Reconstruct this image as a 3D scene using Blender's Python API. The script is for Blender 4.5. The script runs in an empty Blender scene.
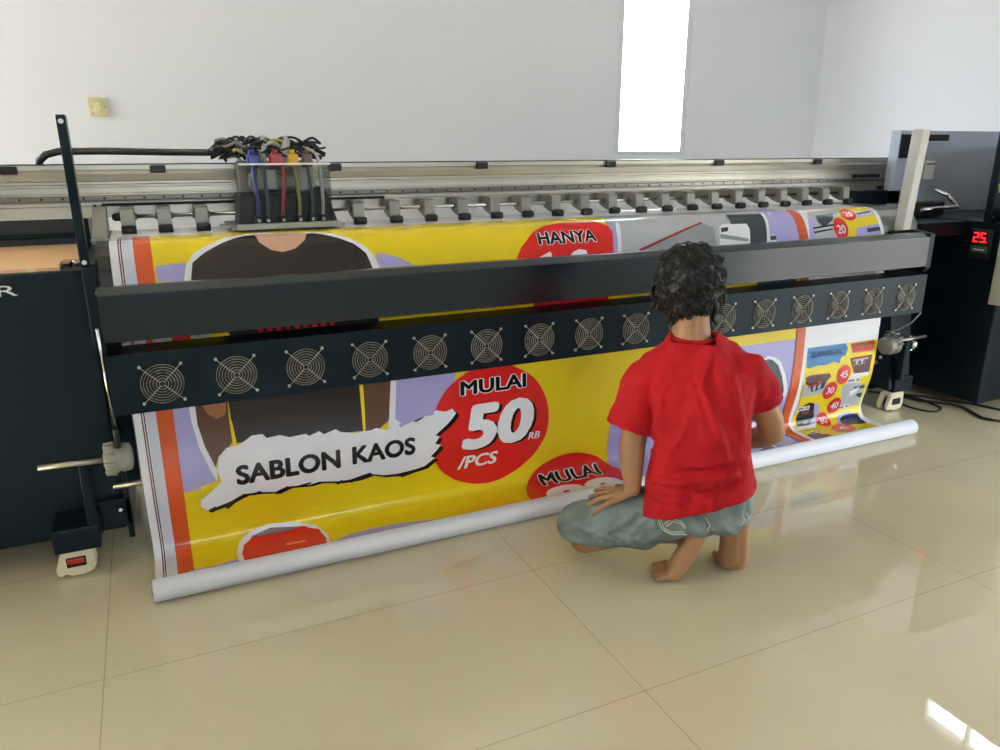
import bpy, bmesh, math, random
from mathutils import Vector, Matrix
from mathutils.bvhtree import BVHTree
random.seed(7)
SC = bpy.context.scene
COL = SC.collection
PI = math.pi

# ------------------------------------------------------------------ camera, world, lights, exposure
CAM_H = 1.27
cam_data = bpy.data.cameras.new('camera'); cam_data.sensor_width = 36.0; cam_data.lens = 27.0
cam_data.clip_start = 0.02
cam = bpy.data.objects.new('camera', cam_data); COL.objects.link(cam)
cam.location = (0, 0, CAM_H)
cam.rotation_euler = (PI/2 - math.atan(228/750), 0, math.radians(-24.8))
SC.camera = cam

SC.view_settings.view_transform = 'Standard'
SC.view_settings.look = 'None'
SC.view_settings.gamma = 1.0
SC.view_settings.use_curve_mapping = False
SC.view_settings.exposure = 0.62

world = bpy.data.worlds.new('daylight'); SC.world = world; world.use_nodes = True
bg = world.node_tree.nodes['Background']
_wn = world.node_tree.nodes; _wl = world.node_tree.links
_tc = _wn.new('ShaderNodeTexCoord'); _sp = _wn.new('ShaderNodeSeparateXYZ'); _rp = _wn.new('ShaderNodeValToRGB')
_wl.new(_tc.outputs['Generated'], _sp.inputs['Vector']); _wl.new(_sp.outputs['Z'], _rp.inputs['Fac'])
_rp.color_ramp.elements[0].position = 0.0; _rp.color_ramp.elements[0].color = (0.31, 0.30, 0.28, 1)      # sunlit ground outside
_rp.color_ramp.elements[1].position = 0.02; _rp.color_ramp.elements[1].color = (0.80, 0.91, 1.0, 1)      # bright sky
_wl.new(_rp.outputs['Color'], bg.inputs['Color'])
bg.inputs['Strength'].default_value = 12.0

def area_portal(name, loc, rot, sx, sy):
    l = bpy.data.lights.new(name, 'AREA'); l.shape = 'RECTANGLE'; l.size = sx; l.size_y = sy
    l.cycles.is_portal = True
    o = bpy.data.objects.new(name, l); COL.objects.link(o); o.location = loc; o.rotation_euler = rot
    return o
# sky portals in the openings (they only guide the daylight in)
RX, BY, LX, FY, CZ = 4.43, 4.2, -3.4, -4.5, 3.4          # right wall, back wall, left wall, front wall, ceiling
area_portal('sky_portal_entrance', (RX+0.16, 0.4, 0.75), (PI/2, 0, PI/2), 2.0, 1.5)
area_portal('sky_portal_front', (1.0, FY-0.16, 2.65), (PI/2, 0, 0), 3.0, 0.9)
area_portal('sky_portal_left', (LX-0.16, 3.45, 1.8), (PI/2, 0, -PI/2), 1.3, 2.2)
area_portal('sky_portal_back', (3.0, BY+0.16, 1.93), (-PI/2, 0, 0), 0.55, 1.4)
sun_data = bpy.data.lights.new('sun', 'SUN'); sun_data.energy = 340.0; sun_data.angle = 0.01
sun_data.color = (1.0, 0.92, 0.80)
sun = bpy.data.objects.new('sun', sun_data); COL.objects.link(sun)
sun.rotation_euler = Vector((0.62, -0.30, -0.75)).to_track_quat('-Z', 'Y').to_euler()

# ------------------------------------------------------------------ materials
def lin(c):
    return tuple(((v/255)/12.92 if v/255 <= 0.04045 else ((v/255+0.055)/1.055)**2.4) for v in c) + (1,)
MATS = {}
def mat(name, rgb, rough=0.5, metal=0.0, noise=0.0, nscale=8.0, spec=0.5, stint=None, bump=0.0, bscale=200.0, emit=None, coat=0.0, aniso=0.0):
    if name in MATS: return MATS[name]
    m = bpy.data.materials.new(name); m.use_nodes = True
    nt = m.node_tree; b = nt.nodes['Principled BSDF']
    c = lin(rgb)
    b.inputs['Base Color'].default_value = c
    b.inputs['Roughness'].default_value = rough
    b.inputs['Metallic'].default_value = metal
    b.inputs['Specular IOR Level'].default_value = spec
    b.inputs['Coat Weight'].default_value = coat
    if stint: b.inputs['Specular Tint'].default_value = stint + (1,)
    tc = nt.nodes.new('ShaderNodeTexCoord')
    if noise:
        n = nt.nodes.new('ShaderNodeTexNoise'); n.inputs['Scale'].default_value = nscale; n.inputs['Detail'].default_value = 4
        r = nt.nodes.new('ShaderNodeValToRGB')
        r.color_ramp.elements[0].position = 0.3; r.color_ramp.elements[1].position = 0.7
        r.color_ramp.elements[0].color = tuple(v*(1-noise) for v in c[:3]) + (1,)
        r.color_ramp.elements[1].color = tuple(min(1, v*(1+noise)) for v in c[:3]) + (1,)
        nt.links.new(tc.outputs['Object'], n.inputs['Vector']); nt.links.new(n.outputs['Fac'], r.inputs['Fac'])
        nt.links.new(r.outputs['Color'], b.inputs['Base Color'])
    if bump:
        n2 = nt.nodes.new('ShaderNodeTexNoise'); n2.inputs['Scale'].default_value = bscale; n2.inputs['Detail'].default_value = 3
        bp = nt.nodes.new('ShaderNodeBump'); bp.inputs['Strength'].default_value = bump; bp.inputs['Distance'].default_value = 0.002
        nt.links.new(tc.outputs['Object'], n2.inputs['Vector']); nt.links.new(n2.outputs['Fac'], bp.inputs['Height'])
        nt.links.new(bp.outputs['Normal'], b.inputs['Normal'])
    if emit:
        b.inputs['Emission Color'].default_value = lin(rgb); b.inputs['Emission Strength'].default_value = emit
    MATS[name] = m
    return m

def glass_mat(name, tint=(1, 1, 1), gloss=0.08):
    m = bpy.data.materials.new(name); m.use_nodes = True; nt = m.node_tree
    nt.nodes.remove(nt.nodes['Principled BSDF'])
    out = nt.nodes['Material Output']
    t = nt.nodes.new('ShaderNodeBsdfTransparent'); t.inputs['Color'].default_value = tint + (1,)
    g = nt.nodes.new('ShaderNodeBsdfGlossy'); g.inputs['Roughness'].default_value = 0.03
    lw = nt.nodes.new('ShaderNodeLayerWeight'); lw.inputs['Blend'].default_value = 0.5
    pw = nt.nodes.new('ShaderNodeMath'); pw.operation = 'POWER'; pw.inputs[1].default_value = 5.0
    f = nt.nodes.new('ShaderNodeMath'); f.operation = 'MULTIPLY_ADD'; f.inputs[1].default_value = 0.5; f.inputs[2].default_value = 0.015
    nt.links.new(lw.outputs['Facing'], pw.inputs[0]); nt.links.new(pw.outputs[0], f.inputs[0])
    mx = nt.nodes.new('ShaderNodeMixShader')
    nt.links.new(f.outputs[0], mx.inputs['Fac']); nt.links.new(t.outputs['BSDF'], mx.inputs[1]); nt.links.new(g.outputs['BSDF'], mx.inputs[2])
    nt.links.new(mx.outputs['Shader'], out.inputs['Surface'])
    MATS[name] = m
    return m

def floor_mat():
    m = bpy.data.materials.new('polished_beige_tile'); m.use_nodes = True; nt = m.node_tree
    b = nt.nodes['Principled BSDF']
    tc = nt.nodes.new('ShaderNodeTexCoord'); sep = nt.nodes.new('ShaderNodeSeparateXYZ')
    nt.links.new(tc.outputs['Object'], sep.inputs['Vector'])
    def line(sock, off, step, w):
        a = nt.nodes.new('ShaderNodeMath'); a.operation = 'SUBTRACT'; a.inputs[1].default_value = off; nt.links.new(sock, a.inputs[0])
        d = nt.nodes.new('ShaderNodeMath'); d.operation = 'DIVIDE'; d.inputs[1].default_value = step; nt.links.new(a.outputs[0], d.inputs[0])
        r = nt.nodes.new('ShaderNodeMath'); r.operation = 'ROUND'; nt.links.new(d.outputs[0], r.inputs[0])
        s = nt.nodes.new('ShaderNodeMath'); s.operation = 'SUBTRACT'; nt.links.new(d.outputs[0], s.inputs[0]); nt.links.new(r.outputs[0], s.inputs[1])
        ab = nt.nodes.new('ShaderNodeMath'); ab.operation = 'ABSOLUTE'; nt.links.new(s.outputs[0], ab.inputs[0])
        lt = nt.nodes.new('ShaderNodeMath'); lt.operation = 'LESS_THAN'; lt.inputs[1].default_value = w/step; nt.links.new(ab.outputs[0], lt.inputs[0])
        return lt.outputs[0]
    lx = line(sep.outputs['X'], 0.962, 1.2, 0.0013); ly = line(sep.outputs['Y'], 1.238, 0.6, 0.0013)
    mx = nt.nodes.new('ShaderNodeMath'); mx.operation = 'MAXIMUM'; nt.links.new(lx, mx.inputs[0]); nt.links.new(ly, mx.inputs[1])
    n = nt.nodes.new('ShaderNodeTexNoise'); n.inputs['Scale'].default_value = 1.7; n.inputs['Detail'].default_value = 5
    nt.links.new(tc.outputs['Object'], n.inputs['Vector'])
    r = nt.nodes.new('ShaderNodeValToRGB')
    r.color_ramp.elements[0].position = 0.35; r.color_ramp.elements[1].position = 0.7
    r.color_ramp.elements[0].color = lin(FLOOR_A); r.color_ramp.elements[1].color = lin(FLOOR_B)
    nt.links.new(n.outputs['Fac'], r.inputs['Fac'])
    mix = nt.nodes.new('ShaderNodeMix'); mix.data_type = 'RGBA'
    nt.links.new(mx.outputs[0], mix.inputs['Factor']); nt.links.new(r.outputs['Color'], mix.inputs['A'])
    mix.inputs['B'].default_value = lin((166, 154, 126))
    nt.links.new(mix.outputs['Result'], b.inputs['Base Color'])
    b.inputs['Roughness'].default_value = 0.008
    b.inputs['Specular IOR Level'].default_value = 0.95
    # very slight waviness of the tiles
    n3 = nt.nodes.new('ShaderNodeTexNoise'); n3.inputs['Scale'].default_value = 2.2; n3.inputs['Detail'].default_value = 1
    bp = nt.nodes.new('ShaderNodeBump'); bp.inputs['Strength'].default_value = 0.03; bp.inputs['Distance'].default_value = 0.001
    nt.links.new(tc.outputs['Object'], n3.inputs['Vector']); nt.links.new(n3.outputs['Fac'], bp.inputs['Height'])
    nt.links.new(bp.outputs['Normal'], b.inputs['Normal'])
    MATS['floor'] = m
    return m
FLOOR_A, FLOOR_B = (196, 185, 155), (205, 194, 165)
floor_mat()
glass_mat('window_glass', (0.97, 0.98, 0.98)); glass_mat('tinted_glass', (0.82, 0.81, 0.79)); glass_mat('acrylic', (0.86, 0.87, 0.87))
mat('wall_paint', (231, 231, 235), 0.75, noise=0.015, nscale=1.2, bump=0.05, bscale=60)
mat('ceiling_paint', (228, 226, 222), 0.8, noise=0.01, nscale=1.5)
mat('white_frame', (222, 222, 224), 0.4, noise=0.02)
mat('wood_door', (168, 112, 66), 0.45, noise=0.18, nscale=5)
mat('navy_metal', (8, 17, 25), 0.36, noise=0.06, nscale=3, spec=0.24, stint=(0.62, 0.85, 1.0), bump=0.05, bscale=400)
mat('navy_gloss', (9, 19, 29), 0.2, noise=0.05, nscale=3, spec=0.58, stint=(0.86, 0.93, 1.0), bump=0.03, bscale=300)
mat('black_metal', (14, 17, 20), 0.42, noise=0.1, nscale=10)
mat('black_plastic', (16, 17, 19), 0.5, noise=0.1, nscale=20)
mat('grey_blue_metal', (170, 178, 196), 0.38, noise=0.05, nscale=2)
mat('aluminium', (186, 182, 170), 0.42, 1.0, noise=0.05, nscale=6, bump=0.04, bscale=500)
mat('dull_aluminium', (140, 138, 132), 0.4, 0.9, noise=0.08, nscale=12)
mat('steel', (200, 200, 198), 0.2, 1.0, noise=0.04, nscale=30)
mat('wire_steel', (190, 186, 172), 0.4, 0.7, noise=0.03, nscale=30)
mat('rail_steel', (128, 124, 118), 0.3, 0.9, noise=0.05, nscale=10)
mat('grey_block', (138, 136, 128), 0.45, 0.3, noise=0.06, nscale=20)
mat('brown_sheet', (226, 182, 138), 0.45, 0.0, noise=0.1, nscale=4)
mat('cream_plastic', (222, 212, 178), 0.4, noise=0.04, nscale=15)
mat('caster_red', (176, 28, 18), 0.4, noise=0.05)
mat('beige_cabinet', (168, 166, 154), 0.5, noise=0.03, nscale=4)
mat('led_red', (255, 40, 50), 0.4, emit=0.9)
mat('label_green', (60, 96, 62), 0.5, noise=0.1)
mat('label_yellow', (222, 196, 84), 0.5, noise=0.1, nscale=30)
mat('label_lime', (176, 196, 92), 0.5, noise=0.1, nscale=30)
mat('white_plastic', (226, 226, 222), 0.4, noise=0.02)
mat('switch_cream', (214, 200, 160), 0.4, noise=0.04)
mat('hole_black', (8, 8, 9), 0.7, noise=0.1)
mat('fan_black', (22, 22, 23), 0.5, noise=0.1)
mat('rubber', (26, 26, 27), 0.6, noise=0.1)
mat('hose_blue', (58, 66, 140), 0.3, noise=0.05); mat('hose_red', (168, 52, 58), 0.3, noise=0.05)
mat('hose_yellow', (226, 178, 30), 0.3, noise=0.05); mat('hose_clear', (176, 176, 170), 0.25, noise=0.05)
mat('hose_olive', (160, 150, 70), 0.3, noise=0.05); mat('hose_teal', (62, 84, 86), 0.3, noise=0.05); mat('hose_brown', (112, 84, 72), 0.3, noise=0.05)
# banner inks
INK = dict(white=(232, 230, 236), yellow=(230, 203, 30), lavender=(170, 164, 214), brownskin=(88, 58, 44), tan=(150, 98, 62), tshirt=(32, 24, 28),
           ink=(20, 18, 20), red=(212, 36, 34), grey=(132, 116, 122), pink=(232, 130, 120), slate=(56, 62, 70), skin=(198, 158, 134),
           palegrey=(178, 180, 186), midgrey=(146, 150, 154), darkred=(150, 40, 44), blue=(22, 116, 176), orange=(204, 86, 42), maroon=(84, 28, 38),
           navy=(44, 40, 96), green=(170, 186, 96), lightgrey=(204, 208, 222), stripe=(96, 40, 48), lime=(214, 220, 60))
for k, v in INK.items(): mat('print_'+k, v, 0.22, noise=0.02, nscale=14, spec=0.38)
mat('post_grey', (196, 192, 186), 0.5, 0.2, noise=0.04)
mat('vinyl_back', (226, 226, 234), 0.4, noise=0.02, nscale=6)
# person
mat('skin', (158, 116, 80), 0.5, noise=0.07, nscale=14, bump=0.1, bscale=300)
mat('hair', (10, 9, 10), 0.45, noise=0.2, nscale=60, spec=0.35)
mat('red_cotton', (164, 11, 23), 0.8, noise=0.05, nscale=10, bump=0.15, bscale=700, spec=0.25)
mat('denim', (120, 134, 132), 0.85, noise=0.26, nscale=18, bump=0.4, bscale=500, spec=0.2)
mat('denim_dark', (66, 80, 84), 0.85, noise=0.15, nscale=20, spec=0.2)
mat('stitch', (206, 204, 178), 0.8, noise=0.1, nscale=60, spec=0.2)

# ------------------------------------------------------------------ mesh helpers
class MB:
    """collects shapes into one mesh"""
    def __init__(s, *mats):
        s.bm = bmesh.new(); s.mats = list(mats); s.smooth = False
    def mi(s, m):
        if m is None: return 0
        if m not in s.mats: s.mats.append(m)
        return s.mats.index(m)
    def box(s, x0, x1, y0, y1, z0, z1, bev=0.0, m=None, seg=2):
        b = bmesh.new()
        vs = [b.verts.new((x, y, z)) for x in (x0, x1) for y in (y0, y1) for z in (z0, z1)]
        for f in ((0, 1, 3, 2), (4, 6, 7, 5), (0, 4, 5, 1), (2, 3, 7, 6), (0, 2, 6, 4), (1, 5, 7, 3)): b.faces.new([vs[i] for i in f])
        if bev: bmesh.ops.bevel(b, geom=b.edges[:], offset=bev, segments=seg, profile=0.5, affect='EDGES')
        return s.add(b, m)
    def add(s, b, m=None, M=None, smooth=None):
        if M is not None: bmesh.ops.transform(b, matrix=M, verts=b.verts[:])
        k = s.mi(m); mp = {}
        for v in b.verts: mp[v] = s.bm.verts.new(v.co)
        for f in b.faces:
            try: nf = s.bm.faces.new([mp[v] for v in f.verts])
            except ValueError: continue
            nf.material_index = k; nf.smooth = f.smooth if smooth is None else smooth
        b.free(); return s
    def prism(s, pts, axis, a, b_, m=None, bev=0.0):
        """polygon pts in the plane across axis, extruded from a to b_"""
        b = bmesh.new()
        def P(p, w): return {'x': (w, p[0], p[1]), 'y': (p[0], w, p[1]), 'z': (p[0], p[1], w)}[axis]
        v0 = [b.verts.new(P(p, a)) for p in pts]; v1 = [b.verts.new(P(p, b_)) for p in pts]
        b.faces.new(v0); b.faces.new(v1[::-1]); n = len(pts)
        for i in range(n): b.faces.new((v0[i], v0[(i+1) % n], v1[(i+1) % n], v1[i]))
        bmesh.ops.recalc_face_normals(b, faces=b.faces[:])
        if bev: bmesh.ops.bevel(b, geom=b.edges[:], offset=bev, segments=2, profile=0.5, affect='EDGES')
        return s.add(b, m)
    def tube(s, pts, r, m=None, n=8, closed=False):
        pts = [Vector(p) for p in pts]; N = len(pts)
        rs = r if isinstance(r, (list, tuple)) else [r]*N
        b = bmesh.new(); rings = []; up = None
        for i, p in enumerate(pts):
            if closed: t = pts[(i+1) % N] - pts[i-1]
            else: t = pts[min(i+1, N-1)] - pts[max(i-1, 0)]
            t.normalize()
            if up is None:
                up = Vector((0, 0, 1)) if abs(t.z) < 0.9 else Vector((1, 0, 0))
            u = (up - t*up.dot(t)).normalized(); up = u; w = t.cross(u)
            rings.append([b.verts.new(p + (u*math.cos(a) + w*math.sin(a))*rs[i]) for a in [2*PI*k/n for k in range(n)]])
        for i in range(N if closed else N-1):
            A, B = rings[i], rings[(i+1) % N]
            for k in range(n):
                f = b.faces.new((A[k], A[(k+1) % n], B[(k+1) % n], B[k])); f.smooth = True
        if not closed: b.faces.new(rings[0][::-1]); b.faces.new(rings[-1])
        bmesh.ops.recalc_face_normals(b, faces=b.faces[:])
        return s.add(b, m)
    def cyl(s, p0, p1, r, m=None, n=20, r2=None): return s.tube([p0, p1], [r, r if r2 is None else r2], m, n)
    def lathe(s, prof, M, m=None, n=24):
        """profile (r, h) turned about local Z, placed by M"""
        b = bmesh.new(); rings = []
        for r, h in prof: rings.append([b.verts.new((r*math.cos(2*PI*k/n), r*math.sin(2*PI*k/n), h)) for k in range(n)] if r > 1e-6 else [b.verts.new((0, 0, h))])
        for A, B in zip(rings, rings[1:]):
            for k in range(n):
                q = [A[k % len(A)], A[(k+1) % len(A)], B[(k+1) % len(B)], B[k % len(B)]]
                q = list(dict.fromkeys(q))
                if len(q) > 2:
                    f = b.faces.new(q); f.smooth = True
        bmesh.ops.recalc_face_normals(b, faces=b.faces[:])
        return s.add(b, m, M)
    def poly(s, pts, m=None):
        b = bmesh.new(); b.faces.new([b.verts.new(p) for p in pts]); return s.add(b, m)
    def build(s, name, parent=None, origin=None):
        """links ONE mesh object; vertices are given in world space, stored about the origin of the thing"""
        me = bpy.data.meshes.new(name)
        if origin is None: origin = Vector(parent['_o']) if parent is not None else Vector((0, 0, 0))
        origin = Vector(origin)
        bmesh.ops.translate(s.bm, verts=s.bm.verts[:], vec=-origin)
        s.bm.to_mesh(me); s.bm.free()
        for m in s.mats: me.materials.append(MATS[m])
        o = bpy.data.objects.new(name, me); COL.objects.link(o)
        if parent is not None:
            o.parent = parent; o['_o'] = parent['_o']
            d = Vector(parent['_o']) - origin
            if d.length > 1e-9: o.location = -d
            o['_o'] = tuple(origin)
        else: o.location = origin; o['_o'] = tuple(origin)
        return o
def thing(name, label, cat, loc, group=None):
    o = bpy.data.objects.new(name, None); COL.objects.link(o); o.location = loc; o.empty_display_size = 0.1
    o['_o'] = tuple(loc); o['label'] = label; o['category'] = cat
    if group: o['group'] = group
    return o
def tag(o, label, cat, group=None):
    o['label'] = label; o['category'] = cat
    if group: o['group'] = group
    return o
def struct(o):
    o['kind'] = 'structure'; return o
def copy_part(o, parent, offset):
    """a copy of a part and of its sub-parts, sharing their mesh"""
    c = o.copy(); COL.objects.link(c); c.parent = parent; c.location = Vector(o.location) + Vector(offset)
    for ch in list(o.children):
        d = ch.copy(); COL.objects.link(d); d.parent = c
    return c

FONT_CACHE = {}
def text_faces(txt, bold=0.0, shear=0.0):
    """faces of a text as a bmesh in the XY plane, fitted to the box 0..1 x 0..1; bold thickens the strokes by shifted copies"""
    cu = bpy.data.curves.new('lettering_curve', 'FONT'); cu.body = txt; cu.shear = shear; cu.resolution_u = 4; cu.size = 1.0
    o = bpy.data.objects.new('lettering_curve', cu); COL.objects.link(o)
    dg = bpy.context.evaluated_depsgraph_get(); dg.update()
    me = bpy.data.meshes.new_from_object(o.evaluated_get(dg))
    b = bmesh.new(); b.from_mesh(me)
    bpy.data.objects.remove(o); bpy.data.curves.remove(cu)
    if bold:
        for k in range(8):
            n0 = len(b.verts); b.from_mesh(me); b.verts.ensure_lookup_table()
            for v in b.verts[n0:]: v.co.z = 3e-5*(k+1)
            dx, dy = bold*math.cos(PI*k/4), bold*0.8*math.sin(PI*k/4)
            for v in b.verts[n0:]: v.co.x += dx; v.co.y += dy
    bpy.data.meshes.remove(me)
    xs = [v.co.x for v in b.verts]; ys = [v.co.y for v in b.verts]
    x0, x1, y0, y1 = min(xs), max(xs), min(ys), max(ys)
    for v in b.verts: v.co = ((v.co.x-x0)/(x1-x0), (v.co.y-y0)/(y1-y0), v.co.z if bold else 0)
    return b
def smooth_path(pts, n):
    P = [Vector(p) for p in pts]; out = []
    for i in range(len(P)-1):
        p0, p1, p2, p3 = P[max(i-1, 0)], P[i], P[i+1], P[min(i+2, len(P)-1)]
        for k in range(n):
            t = k/n; out.append(0.5*((2*p1)+(p2-p0)*t+(2*p0-5*p1+4*p2-p3)*t*t+(3*p1-p0-3*p2+p3)*t**3))
    out.append(P[-1]); return out

# ------------------------------------------------------------------ the room
TH = 0.15
def wall_with_holes(name, axis, at, th, u0, u1, z0, z1, holes, m='wall_paint'):
    """wall slab across axis ('x' or 'y') from at to at+th; holes = (u0,u1,z0,z1)"""
    us = sorted(set([u0, u1] + [h[0] for h in holes] + [h[1] for h in holes]))
    zs = sorted(set([z0, z1] + [h[2] for h in holes] + [h[3] for h in holes]))
    b = MB(m); bm = bmesh.new()
    def solid(i, j):
        if i < 0 or j < 0 or i >= len(us)-1 or j >= len(zs)-1: return False
        cu, cz = (us[i]+us[i+1])/2, (zs[j]+zs[j+1])/2
        return not any(h[0] < cu < h[1] and h[2] < cz < h[3] for h in holes)
    def P(u, w, z): return (w, u, z) if axis == 'x' else (u, w, z)
    def quad(*p): bm.faces.new([bm.verts.new(q) for q in p])
    for i in range(len(us)-1):
        for j in range(len(zs)-1):
            if not solid(i, j): continue
            a, c, d, e = us[i], us[i+1], zs[j], zs[j+1]
            for w in (at, at+th): quad(P(a, w, d), P(c, w, d), P(c, w, e), P(a, w, e))
            for (ni, nj, p, q) in ((i-1, j, (a, d), (a, e)), (i+1, j, (c, d), (c, e)), (i, j-1, (a, d), (c, d)), (i, j+1, (a, e), (c, e))):
                if not solid(ni, nj): quad(P(p[0], at, p[1]), P(q[0], at, q[1]), P(q[0], at+th, q[1]), P(p[0], at+th, p[1]))
    bmesh.ops.remove_doubles(bm, verts=bm.verts[:], dist=1e-5)
    bmesh.ops.recalc_face_normals(bm, faces=bm.faces[:])
    b.add(bm)
    return struct(b.build(name))

f_ = MB('floor'); f_.box(LX-TH, RX+TH, FY-TH, BY+TH, -0.12, 0.0); struct(f_.build('floor'))
c_ = MB('ceiling_paint'); c_.box(LX-TH, RX+TH, FY-TH, BY+TH, CZ, CZ+0.12); struct(c_.build('ceiling'))
WIN = (2.735, 3.285, 1.222, 2.62)
TRANSOM = (2.00, 2.68, 2.325, 2.56)
ENTRY = (-0.6, 1.4, 0.0, 1.5)
FRONT = (-0.5, 2.5, 2.2, 3.1)
SIDE = (2.8, 4.1, 0.7, 2.9)
wall_with_holes('wall_back', 'y', BY, TH, LX-TH, RX+TH, 0, CZ, [WIN])
wall_with_holes('wall_right', 'x', RX, TH, FY-TH, BY, 0, CZ, [ENTRY, TRANSOM])
wall_with_holes('wall_left', 'x', LX-TH, TH, FY-TH, BY, 0, CZ, [SIDE])
wall_with_holes('wall_front', 'y', FY-TH, TH, LX, RX, 0, CZ, [FRONT])

def window(name, axis, at, h, mull=(), fw=0.04, depth=0.06, m='white_frame', glass='window_glass'):
    """framed window in an opening: root mesh is the frame, the pane its child"""
    b = MB(m); u0, u1, z0, z1 = h
    def bx(a, c, d, e, dd=0.0, mm=None):
        y0, y1 = at-depth/2+dd, at+depth/2-dd
        if axis == 'y': b.box(a, c, y0, y1, d, e, 0.004)
        else: b.box(y0, y1, a, c, d, e, 0.004)
    bx(u0, u0+fw, z0, z1); bx(u1-fw, u1, z0, z1); bx(u0+fw, u1-fw, z1-fw, z1); bx(u0+fw, u1-fw, z0, z0+fw*0.6)
    for k in mull: bx(k-fw*0.35, k+fw*0.35, z0+fw*0.6, z1-fw, 0.005)
    o = struct(b.build(name))
    p = MB(glass)
    if axis == 'y': p.box(u0+fw*0.5, u1-fw*0.5, at-0.003, at+0.003, z0+0.01, z1-fw*0.5)
    else: p.box(at-0.003, at+0.003, u0+fw*0.5, u1-fw*0.5, z0+0.01, z1-fw*0.5)
    p.build('pane', o)
    return o
window('window_1', 'y', BY+0.032, WIN, fw=0.04)
window('window_2', 'x', RX+0.06, TRANSOM, mull=(2.37,), fw=0.028)
window('fill_window_front', 'y', FY-0.07, FRONT, mull=(0.5, 1.5), fw=0.05)  # unseen window added as fill light from behind the camera
window('fill_window_left', 'x', LX-0.07, SIDE, mull=(3.45,), fw=0.05)  # unseen window added, placed and sized to brighten the back wall
window('door_1', 'x', RX+0.07, ENTRY, mull=(0.4,), fw=0.07, glass='tinted_glass')      # glazed entrance on the right, made low and tinted to dim its daylight

# light switch on the back wall, above the left end of the machine
sw = thing('light_switch', 'cream light switch plate high on the white back wall above the printer', 'light switch', (-0.147, BY, 1.45))
b = MB('switch_cream'); b.box(-0.189, -0.105, BY-0.012, BY+0.002, 1.408, 1.494, 0.004)
for dx in (-0.028, 0.03): b.cyl((-0.147+dx, BY-0.0125, 1.45), (-0.147+dx, BY-0.0135, 1.45), 0.004, 'grey_block', 8)
b.cyl((-0.172, BY-0.0125, 1.42), (-0.172, BY-0.014, 1.42), 0.005, 'grey_block', 8)
b.build('switch_plate', sw)
b = MB('switch_cream'); b.box(-0.162, -0.134, BY-0.024, BY-0.013, 1.43, 1.474, 0.003); b.box(-0.159, -0.137, BY-0.03, BY-0.024, 1.452, 1.471, 0.003)
b.build('rocker', sw)

# ------------------------------------------------------------------ the large format printer
pr = thing('large_format_printer', 'long dark navy banner printer with a row of fans spanning the room', 'printer', (1.47, 2.65, 0))

# left end cabinet: body below, open tray above
b = MB('navy_metal')
b.box(-1.5, -0.18, 2.5, 3.2, 0.085, 0.925, 0.006)
lc = b.build('end_cabinet', pr)
# lettering at its top edge: the last letter of the maker's line
tb = text_faces('R')
def put_flat(tb, x0, x1, z0, z1, y, matname, slant=0.0, depth=0.0015):
    r = bmesh.ops.extrude_face_region(tb, geom=tb.faces[:])
    vs = [g for g in r['geom'] if isinstance(g, bmesh.types.BMVert)]
    for v in vs: v.co.z = 1.0
    for v in tb.verts:
        u, w, d = v.co; v.co = (x0+(x1-x0)*u + slant*w, y-d*depth, z0+(z1-z0)*w)
    mb = MB(matname); mb.add(tb); return mb
put_flat(tb, -0.412, -0.362, 0.864, 0.894, 2.4995, 'white_plastic').build('lettering', lc)
b = MB('navy_metal'); b.box(-1.5, -0.18, 2.88, 3.2, 0.925, 1.05, 0.004); b.build('rear_box', lc)
# tray beside the cabinet top
b = MB('brown_sheet')
th_ = 0.004
b.poly([(-1.45, 2.53, 0.934), (-0.25, 2.53, 0.934), (-0.25, 2.63, 0.943), (-0.20, 2.63, 0.943), (-0.20, 2.86, 0.964), (-1.45, 2.86, 0.964)])
b.poly([(-1.45, 2.53, 0.930), (-1.45, 2.86, 0.960), (-0.20, 2.86, 0.960), (-0.20, 2.63, 0.939), (-0.25, 2.63, 0.939), (-0.25, 2.53, 0.930)])
b.box(-1.45, -0.25, 2.526, 2.53, 0.925, 0.934)
b.box(-0.252, -0.25, 2.53, 2.63, 0.930, 0.943)
b.box(-0.25, -0.20, 2.628, 2.63, 0.930, 0.943)
b.build('service_tray', lc)
b = MB('black_metal'); b.box(-1.5, -0.2, 2.875, 2.88, 0.95, 1.05); b.box(-1.5, -0.205, 2.855, 2.875, 0.985, 1.0, 0.003, 'navy_metal'); b.build('tray_back', lc)
b = MB('steel')
b.tube([(-0.228, 2.58, 0.926), (-0.222, 2.575, 0.944), (-0.212, 2.565, 0.944), (-0.206, 2.56, 0.930)], 0.004)
b.build('latch', lc)
b = MB('cream_plastic'); b.box(-0.335, -0.31, 2.515, 2.526, 0.925, 0.933, 0.002); b.build('tray_clip', lc)

# right end cabinet: body below, recess with an open side above, control strip in front
b = MB('navy_metal')
b.box(3.62, 4.40, 2.2, 3.05, 0.05, 0.93, 0.006)
rc = b.build('end_cabinet', pr)
b = MB('grey_blue_metal')
b.box(3.522, 4.40, 2.80, 2.83, 0.93, 1.352, 0.003)
b.box(3.522, 3.531, 2.775, 2.80, 1.06, 1.352, 0.002)
b.box(3.74, 3.925, 2.79, 2.80, 1.283, 1.289)
b.build('recess_back', rc)
b = MB('hole_black'); b.box(3.536, 3.70, 2.792, 2.7995, 1.215, 1.333, 0.002); b.box(3.70, 3.92, 2.792, 2.7995, 1.302, 1.333, 0.002); b.build('vent_slot', rc)
b = MB('navy_metal'); b.box(3.60, 4.40, 2.29, 2.325, 0.93, 1.35, 0.004); b.build('control_panel', rc)
cp = rc.children[-1]
cpo = [c for c in rc.children if c.name.startswith('control_panel')][0]
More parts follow.
